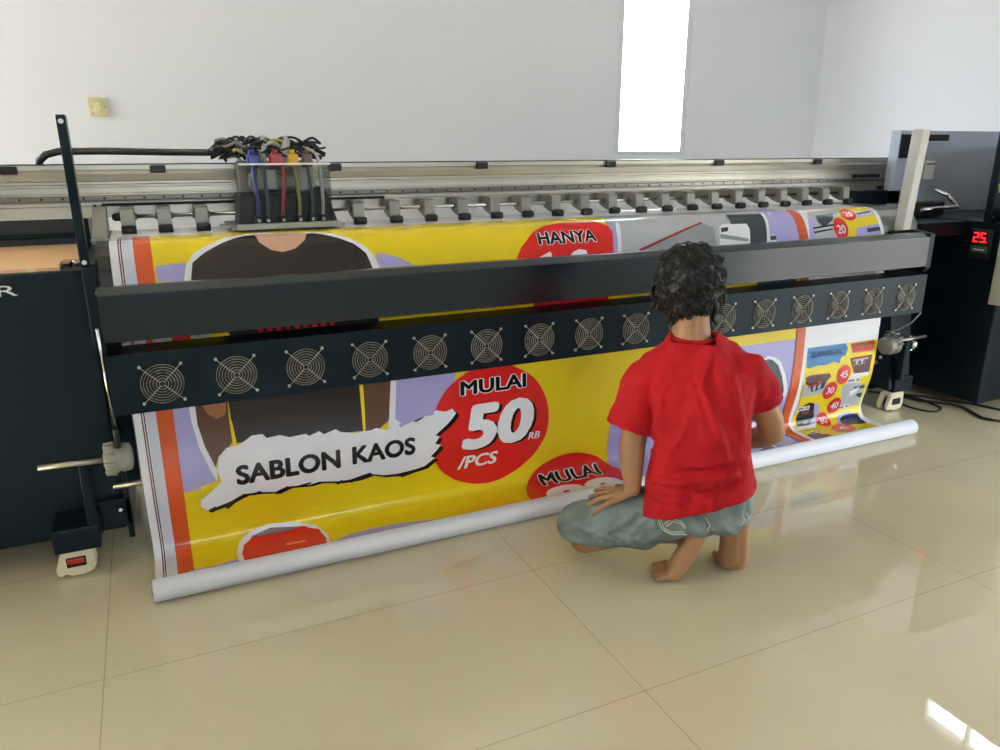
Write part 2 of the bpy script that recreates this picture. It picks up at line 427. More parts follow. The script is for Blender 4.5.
for (x, z, m, w, h) in ((3.64, 1.285, 'label_yellow', 0.022, 0.028), (3.637, 1.235, 'label_yellow', 0.02, 0.026), (3.635, 1.165, 'label_lime', 0.022, 0.026), (3.63, 1.105, 'label_lime', 0.018, 0.022)):
    b = MB(m); b.box(x-w, x+w, 2.282, 2.29, z-h, z+h*0.2, 0.003); b.cyl((x, 2.289, z-h*1.4), (x, 2.276, z-h*1.4), 0.011, 'white_plastic', 14)
    b.build('button', cpo)
for z in (1.335, 0.955):
    b = MB('steel'); b.cyl((3.612, 2.289, z), (3.612, 2.286, z), 0.006, None, 12); b.build('screw', cpo)
# temperature display on the inner side of the right cabinet
b = MB('black_plastic'); b.box(3.612, 3.62, 2.27, 2.375, 0.755, 0.895, 0.003); dsp = b.build('temperature_display', rc)
seg = MB('led_red')
def digit(y, z, segs, w=0.024, h=0.046, t=0.006):
    S_ = {'a': (0, w, h-t, h), 'd': (0, w, 0, t), 'g': (0, w, h/2-t/2, h/2+t/2), 'f': (0, t, h/2, h), 'e': (0, t, 0, h/2), 'b': (w-t, w, h/2, h), 'c': (w-t, w, 0, h/2)}
    for s_ in segs:
        a, c, d, e = S_[s_]; seg.box(3.609, 3.612, y-c, y-a, z+d, z+e)
digit(2.362, 0.832, 'abged'); digit(2.328, 0.832, 'afgcd'); seg.box(3.609, 3.612, 2.296, 2.300, 0.832, 0.838)
seg.build('digits', dsp)
b = MB('label_green'); b.box(3.609, 3.612, 2.285, 2.365, 0.785, 0.815); b.box(3.608, 3.609, 2.30, 2.35, 0.795, 0.801, 0, 'white_plastic'); b.build('green_label', dsp)
# parts of the service station inside the recess
b = MB('white_plastic'); b.box(3.765, 3.835, 2.785, 2.80, 1.105, 1.20, 0.006); b.box(3.765, 3.835, 2.78, 2.785, 1.18, 1.19, 0.002, 'grey_block'); b.build('service_label', rc)
b = MB('steel')
b.tube([(3.56, 2.62, 0.965), (3.80, 2.60, 0.975), (3.80, 2.66, 1.03), (3.74, 2.74, 1.07)], 0.011)
b.box(3.58, 3.76, 2.64, 2.72, 0.93, 1.0, 0.006, 'black_plastic')
for k in range(3): b.cyl((3.61+k*0.055, 2.68, 1.0), (3.61+k*0.055, 2.68, 1.008), 0.012, 'grey_block', 12)
b.build('capping_station', rc)
# operator box hung on the front of the right cabinet
b = MB('beige_cabinet'); b.box(3.55, 4.38, 1.93, 2.2, 0.56, 1.0, 0.006); b.build('operator_box', rc)
b = MB('black_plastic'); b.box(3.85, 4.38, 2.3, 3.0, 0.04, 0.05); b.build('base_tray', rc)

# frame legs with feet and casters
def leg(side):
    x0, x1 = (-0.375, -0.248) if side < 0 else (3.255, 3.385)
    inner = (-0.276, -0.248) if side < 0 else (3.255, 3.282)
    b = MB('navy_metal')
    b.box(x0, x1, 2.36 if side < 0 else 2.39, 2.56, 0.10, 0.178, 0.006)
    b.box(inner[0], inner[1], 2.365, 2.41, 0.17, 0.378, 0.005)
    if side < 0:
        b.box(-0.178, -0.160, 2.47, 3.1, 0.06, 0.72, 0.004)
        b.box(-0.162, -0.122, 2.50, 3.05, 0.24, 0.72, 0.004)  # plate widened inward so its dark face stands in for shade beside the paper
        b.box(-0.25, -0.16, 2.47, 2.496, 0.11, 0.20, 0.004)
    else:
        b.box(3.23, 3.38, 2.50, 3.1, 0.09, 0.78, 0.006)
        b.prism([(2.58, 0.12), (2.40, 0.12), (2.45, 0.5), (2.52, 0.74), (2.58, 0.74)], 'x', 3.23, 3.37, 'navy_metal')
        b.box(3.36, 3.46, 2.6, 3.0, 0.10, 0.9, 0.006)
    o = b.build('frame_leg', pr)
    cx = (x0+x1)/2 + (-0.016 if side < 0 else -0.03)
    # caster with moulded housing
    c = MB('cream_plastic')
    hw = 0.054
    prof = [(-hw, 0.012), (-hw*1.05, 0.03), (-hw*0.7, 0.092), (hw*0.95, 0.092), (hw, 0.03), (hw*0.8, 0.012), (hw*0.3, 0.004), (-hw*0.3, 0.004), (-hw*0.6, 0.014), (-hw*0.8, 0.006)]
    c.prism([(cx+u, z) for u, z in prof], 'y', 2.395, 2.415, None, 0.004)
    c.prism([(cx+u, z) for u, z in prof], 'y', 2.435, 2.46, None, 0.004)
    c.box(cx-hw*0.6, cx+hw*0.9, 2.40, 2.45, 0.074, 0.10, 0.004)
    ca = c.build('caster', o)
    w = MB('rubber'); w.cyl((cx-0.008, 2.416, 0.036), (cx-0.008, 2.434, 0.036), 0.036, None, 24); w.build('wheel', ca)
    w = MB('hole_black'); w.box(cx-0.026, cx+0.028, 2.3915, 2.3955, 0.036, 0.068, 0.003)
    if side < 0: w.box(cx-0.022, cx+0.024, 2.3865, 2.3915, 0.048, 0.066, 0.003, 'caster_red')
    w.build('brake_pedal', ca)
    return o
LL = leg(-1); RL = leg(1)
# brighter plate edge on top of left foot, bolts
for x, z in ((-0.19, 0.215),): 
    b = MB('steel'); b.cyl((x, 2.469, z-0.05), (x, 2.464, z-0.05), 0.006, None, 10); b.build('bolt', LL)
for (y, z) in ((2.44, 0.33), (2.46, 0.27)):
    b = MB('steel'); b.cyl((3.23, y+0.01, z), (3.223, y+0.01, z), 0.009, None, 10); b.build('bolt', RL)
b = MB('steel')
b.lathe([(0, 0.05), (0.018, 0.048), (0.026, 0.038), (0.028, 0.0)], Matrix.Translation((3.385, 2.45, 0.33)) @ Matrix.Rotation(PI/2, 4, 'X'))
b.lathe([(0.036, 0.012), (0.04, 0.016), (0.044, 0.012), (0.044, 0.0)], Matrix.Translation((3.385, 2.45, 0.33)) @ Matrix.Rotation(PI/2, 4, 'X'))
b.build('motor_cap', RL)

# media clamps with their rods at both ends of the take-up axis
def clamp(side):
    x = -0.172 if side < 0 else 3.125
    s = side
    b = MB('grey_block')
    M = Matrix.Translation((x, 2.35, 0.385)) @ Matrix.Rotation(-PI/2*s, 4, 'Y') @ Matrix.Rotation(0, 4, 'Z')
    M = Matrix.Translation((x, 2.35, 0.385 if s < 0 else 0.372)) @ (Matrix.Rotation(PI/2, 4, 'Y') if s < 0 else Matrix.Rotation(-PI/2, 4, 'Y'))
    prof = [(0, -0.03), (0.03, -0.03), (0.044, -0.026), (0.046, 0.0), (0.042, 0.004), (0.040, 0.012), (0.044, 0.016), (0.040, 0.04), (0.026, 0.046), (0, 0.046)]
    b.lathe(prof, M, None, 28)
    for k in range(10):
        a = 2*PI*k/10; b.cyl((x+0.03*s, 2.35+0.043*math.cos(a), 0.385+0.043*math.sin(a)), (x, 2.35+0.046*math.cos(a), 0.385+0.046*math.sin(a)), 0.006, None, 6)
    o = b.build('roll_clamp', pr)
    r = MB('aluminium')
    L = 0.2 if s < 0 else 0.24
    r.cyl((x+0.03*s, 2.35, 0.385), (x+L*s, 2.35, 0.39), 0.0085 if s < 0 else 0.007, None, 14)
    r.build('clamp_rod', o)
    return o
clamp(-1); KR = clamp(1)
b = MB('dull_aluminium'); b.tube([(3.12, 2.38, 0.43), (3.18, 2.36, 0.44), (3.22, 2.33, 0.475), (3.235, 2.30, 0.53)], 0.004); b.build('sensor_wire', KR)
b = MB('aluminium'); b.cyl((-0.20, 2.46, 0.25), (3.19, 2.46, 0.25), 0.009, None, 12); b.build('tension_bar', pr)
b = MB('navy_metal'); b.box(-0.182, 3.23, 2.92, 3.0, 0.18, 0.30, 0.006); b.build('cross_beam', pr)
b = MB('navy_metal'); b.box(-0.182, 3.23, 2.62, 2.70, 0.62, 0.80, 0.006); b.build('cross_beam', pr)

# side posts and thin gas rod
b = MB('navy_metal')
b.prism([(2.385, 0.945), (2.435, 0.945), (2.415, 1.345), (2.405, 1.352), (2.368, 1.352), (2.36, 1.345)], 'x', -0.186, -0.163, None, 0.003)
b.box(-0.186, -0.150, 2.39, 2.88, 0.72, 0.955, 0.004)
po = b.build('side_post', pr)
for y, z in ((2.366, 1.335), (2.392, 0.962)):
    b = MB('white_plastic'); b.cyl((-0.1745, y, z), (-0.1745, y-0.01, z), 0.0065, None, 12); b.build('screw', po)
b = MB('post_grey')
b.prism([(2.385, 0.90), (2.435, 0.90), (2.415, 1.340), (2.405, 1.347), (2.368, 1.347), (2.36, 1.340)], 'x', 3.135, 3.185, None, 0.004)
po = b.build('side_post', pr)
b = MB('navy_metal'); b.box(3.14, 3.18, 2.385, 2.42, 0.86, 0.90, 0.003); b.build('post_foot', po)
b = MB('steel'); b.tube([(-0.1555, 2.19, 0.812), (-0.1575, 2.25, 0.63), (-0.1585, 2.30, 0.49)], 0.0042); b.cyl((-0.1585, 2.30, 0.495), (-0.160, 2.335, 0.425), 0.008, 'black_plastic', 10)
b.build('brake_rod', pr)

# platen under the paper, with end caps
b = MB('dull_aluminium')
arc = [(2.90, 0.93), (2.90, 0.995), (2.55, 0.995), (2.50, 0.987), (2.465, 0.962), (2.44, 0.925), (2.425, 0.88), (2.415, 0.80), (2.41, 0.74), (2.60, 0.74)]
b.prism(arc, 'x', -0.112, 3.30)
pl = b.build('platen', pr)
b = MB('black_metal')
b.prism([(2.90, 0.93), (2.90, 0.998), (2.55, 0.998), (2.50, 0.990), (2.462, 0.965), (2.437, 0.925), (2.421, 0.88), (2.411, 0.80), (2.406, 0.74), (2.60, 0.74)], 'x', -0.148, -0.1125)
b.build('platen_end', pr)
b = MB('grey_block')
b.prism([(2.84, 1.085), (2.80, 1.085), (2.60, 1.006), (2.60, 1.0), (2.84, 1.0)], 'x', -0.158, -0.118, None, 0.002)
b.box(-0.163, -0.112, 2.57, 2.60, 0.999, 1.003)
for x in (-0.15, -0.126): b.cyl((x, 2.81, 1.085), (x, 2.808, 1.089), 0.005, 'hole_black', 10)
b.build('paper_edge_guide', pr)

# gantry beam: extruded profile
b = MB('aluminium')
pf = [(2.86, 1.045), (2.86, 1.082), (2.866, 1.084), (2.866, 1.094), (2.86, 1.096), (2.86, 1.122), (2.865, 1.124), (2.865, 1.142), (2.862, 1.144), (2.862, 1.150), (2.870, 1.153), (2.870, 1.160), (2.862, 1.163),
      (2.858, 1.185), (2.862, 1.196), (2.854, 1.199), (2.854, 1.213), (3.02, 1.213), (3.02, 1.045)]
b.prism(pf, 'x', -1.5, 3.62)
ga = b.build('gantry_beam', pr)
b = MB('black_metal'); b.box(-1.5, 3.62, 2.853, 2.90, 1.2135, 1.217); b.build('top_strip', ga)
b = MB('rail_steel'); b.box(-1.48, 3.60, 2.838, 2.8595, 1.1, 1.118, 0.003)
x = -1.44
while x < 3.58:
    b.cyl((x, 2.8385, 1.109), (x, 2.8365, 1.109), 0.0042, 'hole_black', 8); x += 0.06
b.build('linear_rail', ga)
b = MB('hole_black')
b.box(-0.13, 0.83, 2.846, 2.8595, 1.083, 1.091)
x = -0.128
while x < 0.82:
    b.box(x, x+0.006, 2.842, 2.846, 1.083, 1.091); x += 0.012
b.build('toothed_belt', ga)
b = MB('hole_black'); b.box(3.32, 3.50, 2.846, 2.8595, 1.118, 1.135); b.build('slot', ga)
for x in (-0.376, 0.052, 0.648, 1.238, 1.842, 2.437, 3.054):
    b = MB('black_plastic'); b.box(x-0.024, x+0.024, 2.842, 2.856, 1.188, 1.212, 0.003); b.build('strip_clip', ga)
b = MB('navy_metal'); b.box(3.30, 3.62, 2.80, 2.858, 0.98, 1.055, 0.004); b.box(3.3, 3.62, 2.42, 2.9, 0.86, 0.925, 0.004); b.build('beam_support', pr)
b = MB('black_plastic'); b.box(3.50, 3.55, 2.83, 2.856, 1.060, 1.075, 0.002); b.build('limit_switch', ga)

# pinch rollers on their shaft
b = MB('steel'); b.cyl((-0.075, 2.775, 1.052), (3.20, 2.775, 1.052), 0.0065, None, 12); sh = b.build('roller_shaft', pr)
b = MB('black_plastic'); b.cyl((-0.098, 2.775, 1.052), (-0.078, 2.775, 1.052), 0.013, None, 10); b.cyl((-0.104, 2.775, 1.052), (-0.098, 2.775, 1.052), 0.009, None, 10); b.build('shaft_knob', sh)
CL = [-0.058, 0.051, 0.167, 0.56] + [0.70+0.1361*k for k in range(19)]
proto = None
for i, x in enumerate(CL):
    if proto is None:
        b = MB('grey_block')
        b.prism([(2.838, 1.082), (2.748, 1.082), (2.738, 1.076), (2.734, 1.030), (2.736, 1.020), (2.75, 1.016), (2.80, 1.03), (2.838, 1.05)], 'x', x-0.021, x+0.021, None, 0.003)
        b.cyl((x-0.028, 2.775, 1.052), (x-0.021, 2.775, 1.052), 0.011, 'rail_steel', 12); b.cyl((x+0.021, 2.775, 1.052), (x+0.028, 2.775, 1.052), 0.011, 'rail_steel', 12)
        proto = b.build('pinch_roller', pr)
        r = MB('rubber'); r.cyl((x-0.022, 2.722, 1.0135), (x+0.022, 2.722, 1.0135), 0.0125, None, 16)
        r.box(x-0.018, x+0.018, 2.712, 2.724, 1.018, 1.028, 0.002)
        r.build('rubber_wheel', proto)
    else: copy_part(proto, pr, (x-CL[0], 0, 0))

# front heater cover above the fans
b = MB('navy_gloss')
b.prism([(2.20, 0.768), (2.20, 0.896), (2.238, 0.912), (2.262, 0.912), (2.262, 0.892), (2.215, 0.860), (2.215, 0.781), (2.33, 0.781), (2.33, 0.768)], 'x', -0.145, 3.075, None, 0.002)  # long bottom lip added to shade the gap above the fans
hc = b.build('heater_cover', pr)
b = MB('navy_metal')
b.prism([(2.205, 0.76), (2.205, 0.91), (2.30, 0.92), (2.42, 0.90), (2.42, 0.74), (2.22, 0.74)], 'x', 3.078, 3.112, None, 0.003)
b.build('side_bracket', pr)
b = MB('navy_metal'); b.box(-0.150, -0.1455, 2.205, 2.42, 0.56, 0.90); b.build('side_bracket', pr)

# fan housing with sixteen round openings
FX = [-0.018 + 0.1968*k if k <= 8 else 1.5564 + 0.2021*(k-8) for k in range(16)]
FZ, FYY = 0.641, 2.20
b = MB('navy_metal')
bm = bmesh.new(); edges = []
def loop(pts):
    vs = [bm.verts.new(p) for p in pts]
    for i in range(len(vs)): edges.append(bm.edges.new((vs[i], vs[(i+1) % len(vs)])))
X0, X1, Z0, Z1 = -0.150, 3.095, 0.562, 0.733
loop([(X0, FYY, Z0), (X1, FYY, Z0), (X1, FYY, Z1), (X0, FYY, Z1)])
for x in FX: loop([(x+0.056*math.cos(2*PI*k/32), FYY, FZ+0.056*math.sin(2*PI*k/32)) for k in range(32)])
bmesh.ops.triangle_fill(bm, use_beauty=True, use_dissolve=False, edges=edges, normal=(0, -1, 0))
b.add(bm)
for x in FX:   # throat of each opening
    bm = bmesh.new(); n = 32
    a = [bm.verts.new((x+0.056*math.cos(2*PI*k/n), FYY, FZ+0.056*math.sin(2*PI*k/n))) for k in range(n)]
    c = [bm.verts.new((x+0.056*math.cos(2*PI*k/n), FYY+0.03, FZ+0.056*math.sin(2*PI*k/n))) for k in range(n)]
    for k in range(n): bm.faces.new((a[k], a[(k+1) % n], c[(k+1) % n], c[k]))
    b.add(bm, 'fan_black')
b.poly([(X0, FYY, Z1), (X1, FYY, Z1), (X1, FYY+0.11, Z1), (X0, FYY+0.11, Z1)])
b.poly([(X0, FYY, Z0), (X1, FYY, Z0), (X1, FYY+0.11, Z0), (X0, FYY+0.11, Z0)])
b.poly([(X0, FYY+0.11, Z0), (X1, FYY+0.11, Z0), (X1, FYY+0.11, Z1), (X0, FYY+0.11, Z1)])
for x in (X0, X1): b.poly([(x, FYY, Z0), (x, FYY+0.11, Z0), (x, FYY+0.11, Z1), (x, FYY, Z1)])
b.build('fan_housing', pr)
proto = None
for i, x in enumerate(FX):
    if proto is None:
        b = MB('fan_black')
        b.cyl((x, FYY+0.014, FZ), (x, FYY+0.04, FZ), 0.021, 'black_plastic', 24)
        for k in range(7):
            a0 = 2*PI*k/7
            bm = bmesh.new(); vs = []
            for (r_, da, y) in ((0.020, 0, 0.016), (0.052, -0.12, 0.014), (0.053, 0.55, 0.032), (0.020, 0.55, 0.036)):
                vs.append(bm.verts.new((x+r_*math.cos(a0+da), FYY+y, FZ+r_*math.sin(a0+da))))
            bm.faces.new(vs)
            r = bmesh.ops.extrude_face_region(bm, geom=bm.faces[:])
            bmesh.ops.translate(bm, verts=[g for g in r['geom'] if isinstance(g, bmesh.types.BMVert)], vec=(0, 0.0015, 0))
            b.add(bm)
        b.box(x-0.06, x+0.06, FYY+0.042, FYY+0.046, FZ-0.06, FZ+0.06)
        proto = b.build('fan', pr)
        g = MB('wire_steel')
        for r_ in (0.008, 0.016, 0.024, 0.032, 0.040, 0.048, 0.0555):
            g.tube([(x+r_*math.cos(2*PI*k/28), FYY-0.005, FZ+r_*math.sin(2*PI*k/28)) for k in range(28)], 0.0007, None, 5, True)
        for sx in (-1, 1):
            for sz in (-1, 1):
                g.tube([(x+sx*0.004, FYY-0.0065, FZ+sz*0.004), (x+sx*0.043, FYY-0.0065, FZ+sz*0.043), (x+sx*0.050, FYY-0.003, FZ+sz*0.050)], 0.0010, None, 6)
                g.cyl((x+sx*0.0525, FYY-0.005, FZ+sz*0.0525), (x+sx*0.0525, FYY+0.0005, FZ+sz*0.0525), 0.0043, None, 10)
        g.build('fan_guard', proto)
    else: copy_part(proto, pr, (x-FX[0], 0, 0))

# print carriage
b = MB('dull_aluminium')
b.box(0.245, 0.615, 2.60, 2.86, 1.010, 1.020, 0.003)
b.box(0.26, 0.60, 2.592, 2.60, 1.010, 1.030, 0.002)
b.box(0.215, 0.26, 2.66, 2.70, 1.012, 1.024, 0.002)
cr = b.build('print_carriage', pr)
b = MB('black_plastic')
b.prism([(0.275, 1.02), (0.605, 1.02), (0.575, 1.118), (0.56, 1.14), (0.50, 1.125), (0.43, 1.11), (0.38, 1.12), (0.285, 1.12)], 'y', 2.66, 2.80, None, 0.004)
b.build('head_block', cr)
b = MB('grey_block'); b.box(0.30, 0.565, 2.805, 2.834, 1.03, 1.225, 0.004); b.box(0.33, 0.54, 2.76, 2.80, 1.12, 1.19, 0.02, 'grey_block'); b.box(0.36, 0.42, 2.72, 2.77, 1.125, 1.205, 0.008, 'dull_aluminium'); b.box(0.49, 0.55, 2.72, 2.77, 1.12, 1.215, 0.008, 'hose_clear'); b.build('back_plate', cr)
b = MB('acrylic')
b.box(0.285, 0.575, 2.612, 2.615, 1.035, 1.218)
b.box(0.575, 0.578, 2.612, 2.80, 1.035, 1.218)
b.build('clear_cover', cr)
b = MB('white_plastic'); b.box(0.285, 0.578, 2.608, 2.612, 1.214, 1.220); b.build('cover_edge', cr)
hx = [(0.335, 'hose_blue'), (0.365, 'hose_teal'), (0.415, 'hose_red'), (0.47, 'hose_olive'), (0.512, 'hose_teal'), (0.548, 'hose_clear')]
random.seed(11)
for x, m in hx:
    b = MB(m); t = random.uniform(-0.02, 0.02)
    b.tube(smooth_path([(x, 2.635, 1.045), (x+0.003, 2.632, 1.09), (x+t*0.6, 2.63, 1.14), (x+t, 2.65, 1.19), (x+t*0.5, 2.69, 1.245), (x-0.03, 2.74, 1.27)], 4), 0.006, None, 8)
    b.build('ink_hose', cr)
    d = MB('black_plastic'); d.box(x-0.012, x+0.012, 2.622, 2.65, 1.024, 1.05, 0.003); d.cyl((x, 2.62, 1.037), (x, 2.623, 1.037), 0.006, 'steel', 10); d.build('ink_damper', cr)
for x, m, w in ((0.338, 'hose_blue', 0.018), (0.412, 'hose_red', 0.021), (0.468, 'hose_yellow', 0.018), (0.515, 'hose_brown', 0.016)):
    b = MB(m); b.box(x-w, x+w, 2.66, 2.70, 1.205, 1.248, 0.006); b.cyl((x, 2.68, 1.248), (x, 2.68, 1.262), 0.009, None, 10); b.build('connector', cr)
for x in (0.37, 0.445):   # clear ribbon cables standing up
    b = MB('hose_clear'); b.tube([(x, 2.70, 1.20), (x+0.005, 2.71, 1.26), (x+0.02, 2.74, 1.30)], [0.014, 0.016, 0.012], None, 8); b.build('flat_cable', cr)
b = MB('black_plastic', 'hose_olive', 'hose_clear', 'grey_block')
random.seed(5)
for k in range(95):
    x = random.uniform(0.24, 0.56); y = random.uniform(2.68, 2.84); z = random.uniform(1.238, 1.292)
    L = random.uniform(0.04, 0.11); a = random.uniform(-0.5, 0.5)
    m = random.choice(['black_plastic']*12 + ['hose_olive', 'hose_clear', 'grey_block'])
    b.tube(smooth_path([(x-L/2, y, z-0.012*random.random()), (x-L/6, y+0.02*a, z+random.uniform(-0.005, 0.016)), (x+L/6, y-0.02*a, z+random.uniform(-0.005, 0.016)), (x+L/2, y+0.01, z-0.02*random.random())], 4), random.uniform(0.003, 0.006), m, 6)
w_ = b.build('wiring_bundle', cr); w_['kind'] = 'stuff'
b = MB('black_plastic')
b.tube([(-0.30, 2.90, 1.20), (-0.292, 2.90, 1.228), (-0.272, 2.90, 1.246), (-0.235, 2.90, 1.256), (-0.1, 2.895, 1.257), (0.1, 2.88, 1.253), (0.25, 2.82, 1.252), (0.30, 2.78, 1.255)], 0.0115, None, 8)
b.build('cable_sleeve', pr)

# power cords on the floor by the right cabinet: things of their own
def cord(pts, r, label):
    # smooth path through the points
    P = [Vector(p) for p in pts]; out = smooth_path(pts, 6)
    b = MB('rubber'); b.tube(out, r, None, 8)
    return tag(b.build('power_cord', None, P[0]), label, 'cord', 'power cords on the floor')
cord([(3.50, 2.62, 0.007), (3.53, 2.46, 0.007), (3.60, 2.37, 0.007), (3.64, 2.29, 0.007), (3.60, 2.19, 0.007), (3.58, 2.12, 0.007), (3.66, 2.03, 0.007), (3.85, 1.92, 0.007), (4.2, 1.86, 0.007)], 0.007, 'thicker black power cord snaking across the beige floor nearest the viewer')
cord([(3.42, 2.66, 0.006), (3.60, 2.50, 0.006), (3.67, 2.37, 0.006), (3.74, 2.29, 0.006), (3.80, 2.13, 0.006), (3.98, 2.02, 0.006), (4.25, 1.98, 0.006)], 0.006, 'thin black cord running close under the edge of the right cabinet')
cord([(3.44, 2.55, 0.006), (3.40, 2.40, 0.006), (3.44, 2.30, 0.006), (3.52, 2.31, 0.006), (3.55, 2.38, 0.006), (3.52, 2.46, 0.02), (3.47, 2.6, 0.02)], 0.005, 'short black cord curled in a loop beside the white caster')

# ------------------------------------------------------------------ the printed banner
# side profile of the sheet (Y, Z): flat on the platen, over its nose, down behind the fans, out over the floor to the roll
PRF = [(2.86, 1.0015), (2.56, 1.0015), (2.52, .9995), (2.49, .9915), (2.463, .970), (2.44, .935), (2.418, .885), (2.408, .84), (2.398, .76), (2.388, .66), (2.380, .56), (2.374, .49), (2.371, .369), (2.375, .244), (2.388, .165), (2.404, .10), (2.410, .06), (2.402, .03), (2.38, .012), (2.34, .006), (2.26, .005), (2.15, .003)]
PT = [0.0]
for a, c in zip(PRF, PRF[1:]): PT.append(PT[-1]+math.hypot(c[0]-a[0], c[1]-a[1]))
SUB = 6
fine = []
for i in range(len(PRF)-1):
    p0, p1, p2, p3 = [Vector(PRF[max(0, min(len(PRF)-1, i+k))]) for k in (-1, 0, 1, 2)]
    for k in range(SUB):
        t = k/SUB
        if i == 0: q = p1.lerp(p2, t)
        else: q = 0.5*((2*p1)+(p2-p0)*t+(2*p0-5*p1+4*p2-p3)*t*t+(3*p1-p0-3*p2+p3)*t**3)
        fine.append((PT[i]+(PT[i+1]-PT[i])*t, q))
fine.append((PT[-1], Vector(PRF[-1])))
FT = [f[0] for f in fine]
import bisect as _bis
def prof(t, d):
    i = max(0, min(len(fine)-2, _bis.bisect_right(FT, t)-1))
    w = (t-FT[i])/(FT[i+1]-FT[i]); a, c = fine[i][1], fine[i+1][1]
    def nrm(j):
        j0, j1 = max(j-1, 0), min(j+1, len(fine)-1); e = (fine[j1][1]-fine[j0][1]).normalized(); return Vector((e.y, -e.x))
    q = a.lerp(c, w); n = nrm(i).lerp(nrm(i+1), w).normalized()
    return q + n*d
XL, XR = -0.112, 3.06
CUTS = [FT[i] for i in range(0, len(FT), 1)]
bn = thing('printed_banner', 'glossy yellow and lavender vinyl banner coming down from the printer to the floor', 'banner', (1.474, 2.3, 0))
SH = MB('print_white')
INKS = [0]
def ink(poly_or_bm, m, layer):
    """lays a flat shape given in (X, distance along the sheet) onto the sheet"""
    if isinstance(poly_or_bm, bmesh.types.BMesh): b = poly_or_bm
    else:
        b = bmesh.new(); b.faces.new([b.verts.new((x, t, 0)) for x, t in poly_or_bm])
        bmesh.ops.triangulate(b, faces=b.faces[:])
    INKS[0] += 1
    lo = min(v.co.y for v in b.verts); hi = max(v.co.y for v in b.verts)
    for t in CUTS:
        if lo+1e-4 < t < hi-1e-4:
            bmesh.ops.bisect_plane(b, geom=b.verts[:]+b.edges[:]+b.faces[:], dist=1e-6, plane_co=(0, t, 0), plane_no=(0, 1, 0))
    for v in b.verts:
        x, t = v.co.x, min(max(v.co.y, 0.0), PT[-1]); q = prof(t, 0.0006*layer + v.co.z + 2.5e-6*INKS[0]); v.co = (x, q.x, q.y)
    bmesh.ops.recalc_face_normals(b, faces=b.faces[:])
    SH.add(b, 'print_'+m, smooth=True)
def text(txt, x0, x1, t_base, t_top, m, layer, bold=0.0, shear=0.0, outline=None, ow=0.0):
    for (mm, bo, dx, ly) in (([(outline, bold+ow, 0, layer)] if outline else []) + [(m, bold, 0, layer+1)]):
        b = text_faces(txt, bo, shear)
        ex = (bo-bold)*(t_base-t_top)
        for v in b.verts:
            u, w, e_ = v.co; v.co = (x0-ex+(x1-x0+2*ex)*u, t_base+ex-(t_base-t_top+2*ex)*w, e_)
        ink(b, mm, ly)
def rect(x0, x1, t0, t1): return [(x0, t0), (x1, t0), (x1, t1), (x0, t1)]
def disc(cx, ct, rx, rt, n=40): return [(cx+rx*math.cos(2*PI*k/n), ct+rt*math.sin(2*PI*k/n)) for k in range(n)]
END = PT[-1]
# the sheet itself (front white, back vinyl)
ink(rect(XL, XR, 0, END), 'white', 0)
bk = bmesh.new(); bk.faces.new([bk.verts.new((x, t, 0)) for x, t in rect(XL, XR, 0, END)])
for t in CUTS[1:-1]: bmesh.ops.bisect_plane(bk, geom=bk.verts[:]+bk.edges[:]+bk.faces[:], dist=1e-6, plane_co=(0, t, 0), plane_no=(0, 1, 0))
for v in bk.verts:
    q = prof(v.co.y, -0.001); v.co = (v.co.x, q.x, q.y)
SH.add(bk, 'vinyl_back', smooth=True)
T0 = 0.235
ink(rect(-0.090, -0.0865, T0, END), 'stripe', 1); ink(rect(-0.0835, -0.080, T0, END), 'stripe', 1)
ink(rect(-0.077, -0.049, T0, END), 'lightgrey', 1)
ink(rect(-0.049, -0.001, T0, END), 'orange', 1)
ink(rect(-0.001, 2.537, T0, END), 'yellow', 1)
ink(rect(2.537, 2.588, T0+0.1, END), 'orange', 7)
ink(rect(2.588, 2.610, T0+0.1, END), 'white', 7)
ink([(0.09, 0.47), (0.66, 0.47), (0.66, 0.90), (0.33, 0.90), (0.20, 0.70)], 'tshirt', 3)     # shirt behind the heater cover
ink(rect(1.625, 2.40, T0, 0.62), 'palegrey', 2); ink(rect(2.40, 2.537, T0, 0.62), 'lavender', 2)
ink(rect(1.95, 2.537, 0.935, END), 'lavender', 2)
ink(rect(-0.001, 0.05, 0.70, 1.16), 'lavender', 2)
ink(rect(-0.03, 0.02, 0.66, 0.70), 'palegrey', 4); ink(rect(0.022, 0.075, 0.66, 0.70), 'red', 4); ink(rect(0.08, 0.13, 0.66, 0.695), 'palegrey', 4)
for k in range(9): ink([(0.27+0.028*k, 0.66), (0.285+0.028*k, 0.655), (0.29+0.028*k, 0.69), (0.276+0.028*k, 0.69)], 'red', 4)
ink(rect(1.24, 1.56, 0.55, 0.72), 'red', 4); ink(rect(2.60, 3.06, 0.55, 0.93), 'white', 3)
ink(rect(2.30, 2.52, 0.60, 0.70), 'slate', 4)
ink(disc(1.060, 1.112, 0.241, 0.241, 64), 'red', 6)
ink(disc(1.414, 1.532, 0.241, 0.241, 64), 'red', 6)
ink(disc(2.864, 1.134, 0.042, 0.048, 32), 'red', 8); ink(disc(2.800, 1.207, 0.044, 0.046, 32), 'red', 8)
ink(disc(2.866, 1.300, 0.042, 0.044, 32), 'red', 8); ink(disc(2.795, 1.374, 0.040, 0.046, 32), 'red', 8)
ink(disc(2.842, 1.465, 0.062, 0.045, 32), 'red', 8)
for (x, t, s) in ((2.864, 1.134, '45'), (2.800, 1.207, '30'), (2.866, 1.300, '40'), (2.795, 1.374, '30'), (2.842, 1.465, '45')):
    text(s, x-0.024, x+0.024, t+0.018, t-0.02, 'white', 9, 0.02)
ink(disc(2.790, 0.462, 0.043, 0.050, 32), 'red', 8); text('20', 2.766, 2.816, 0.486, 0.446, 'white', 9, 0.02)
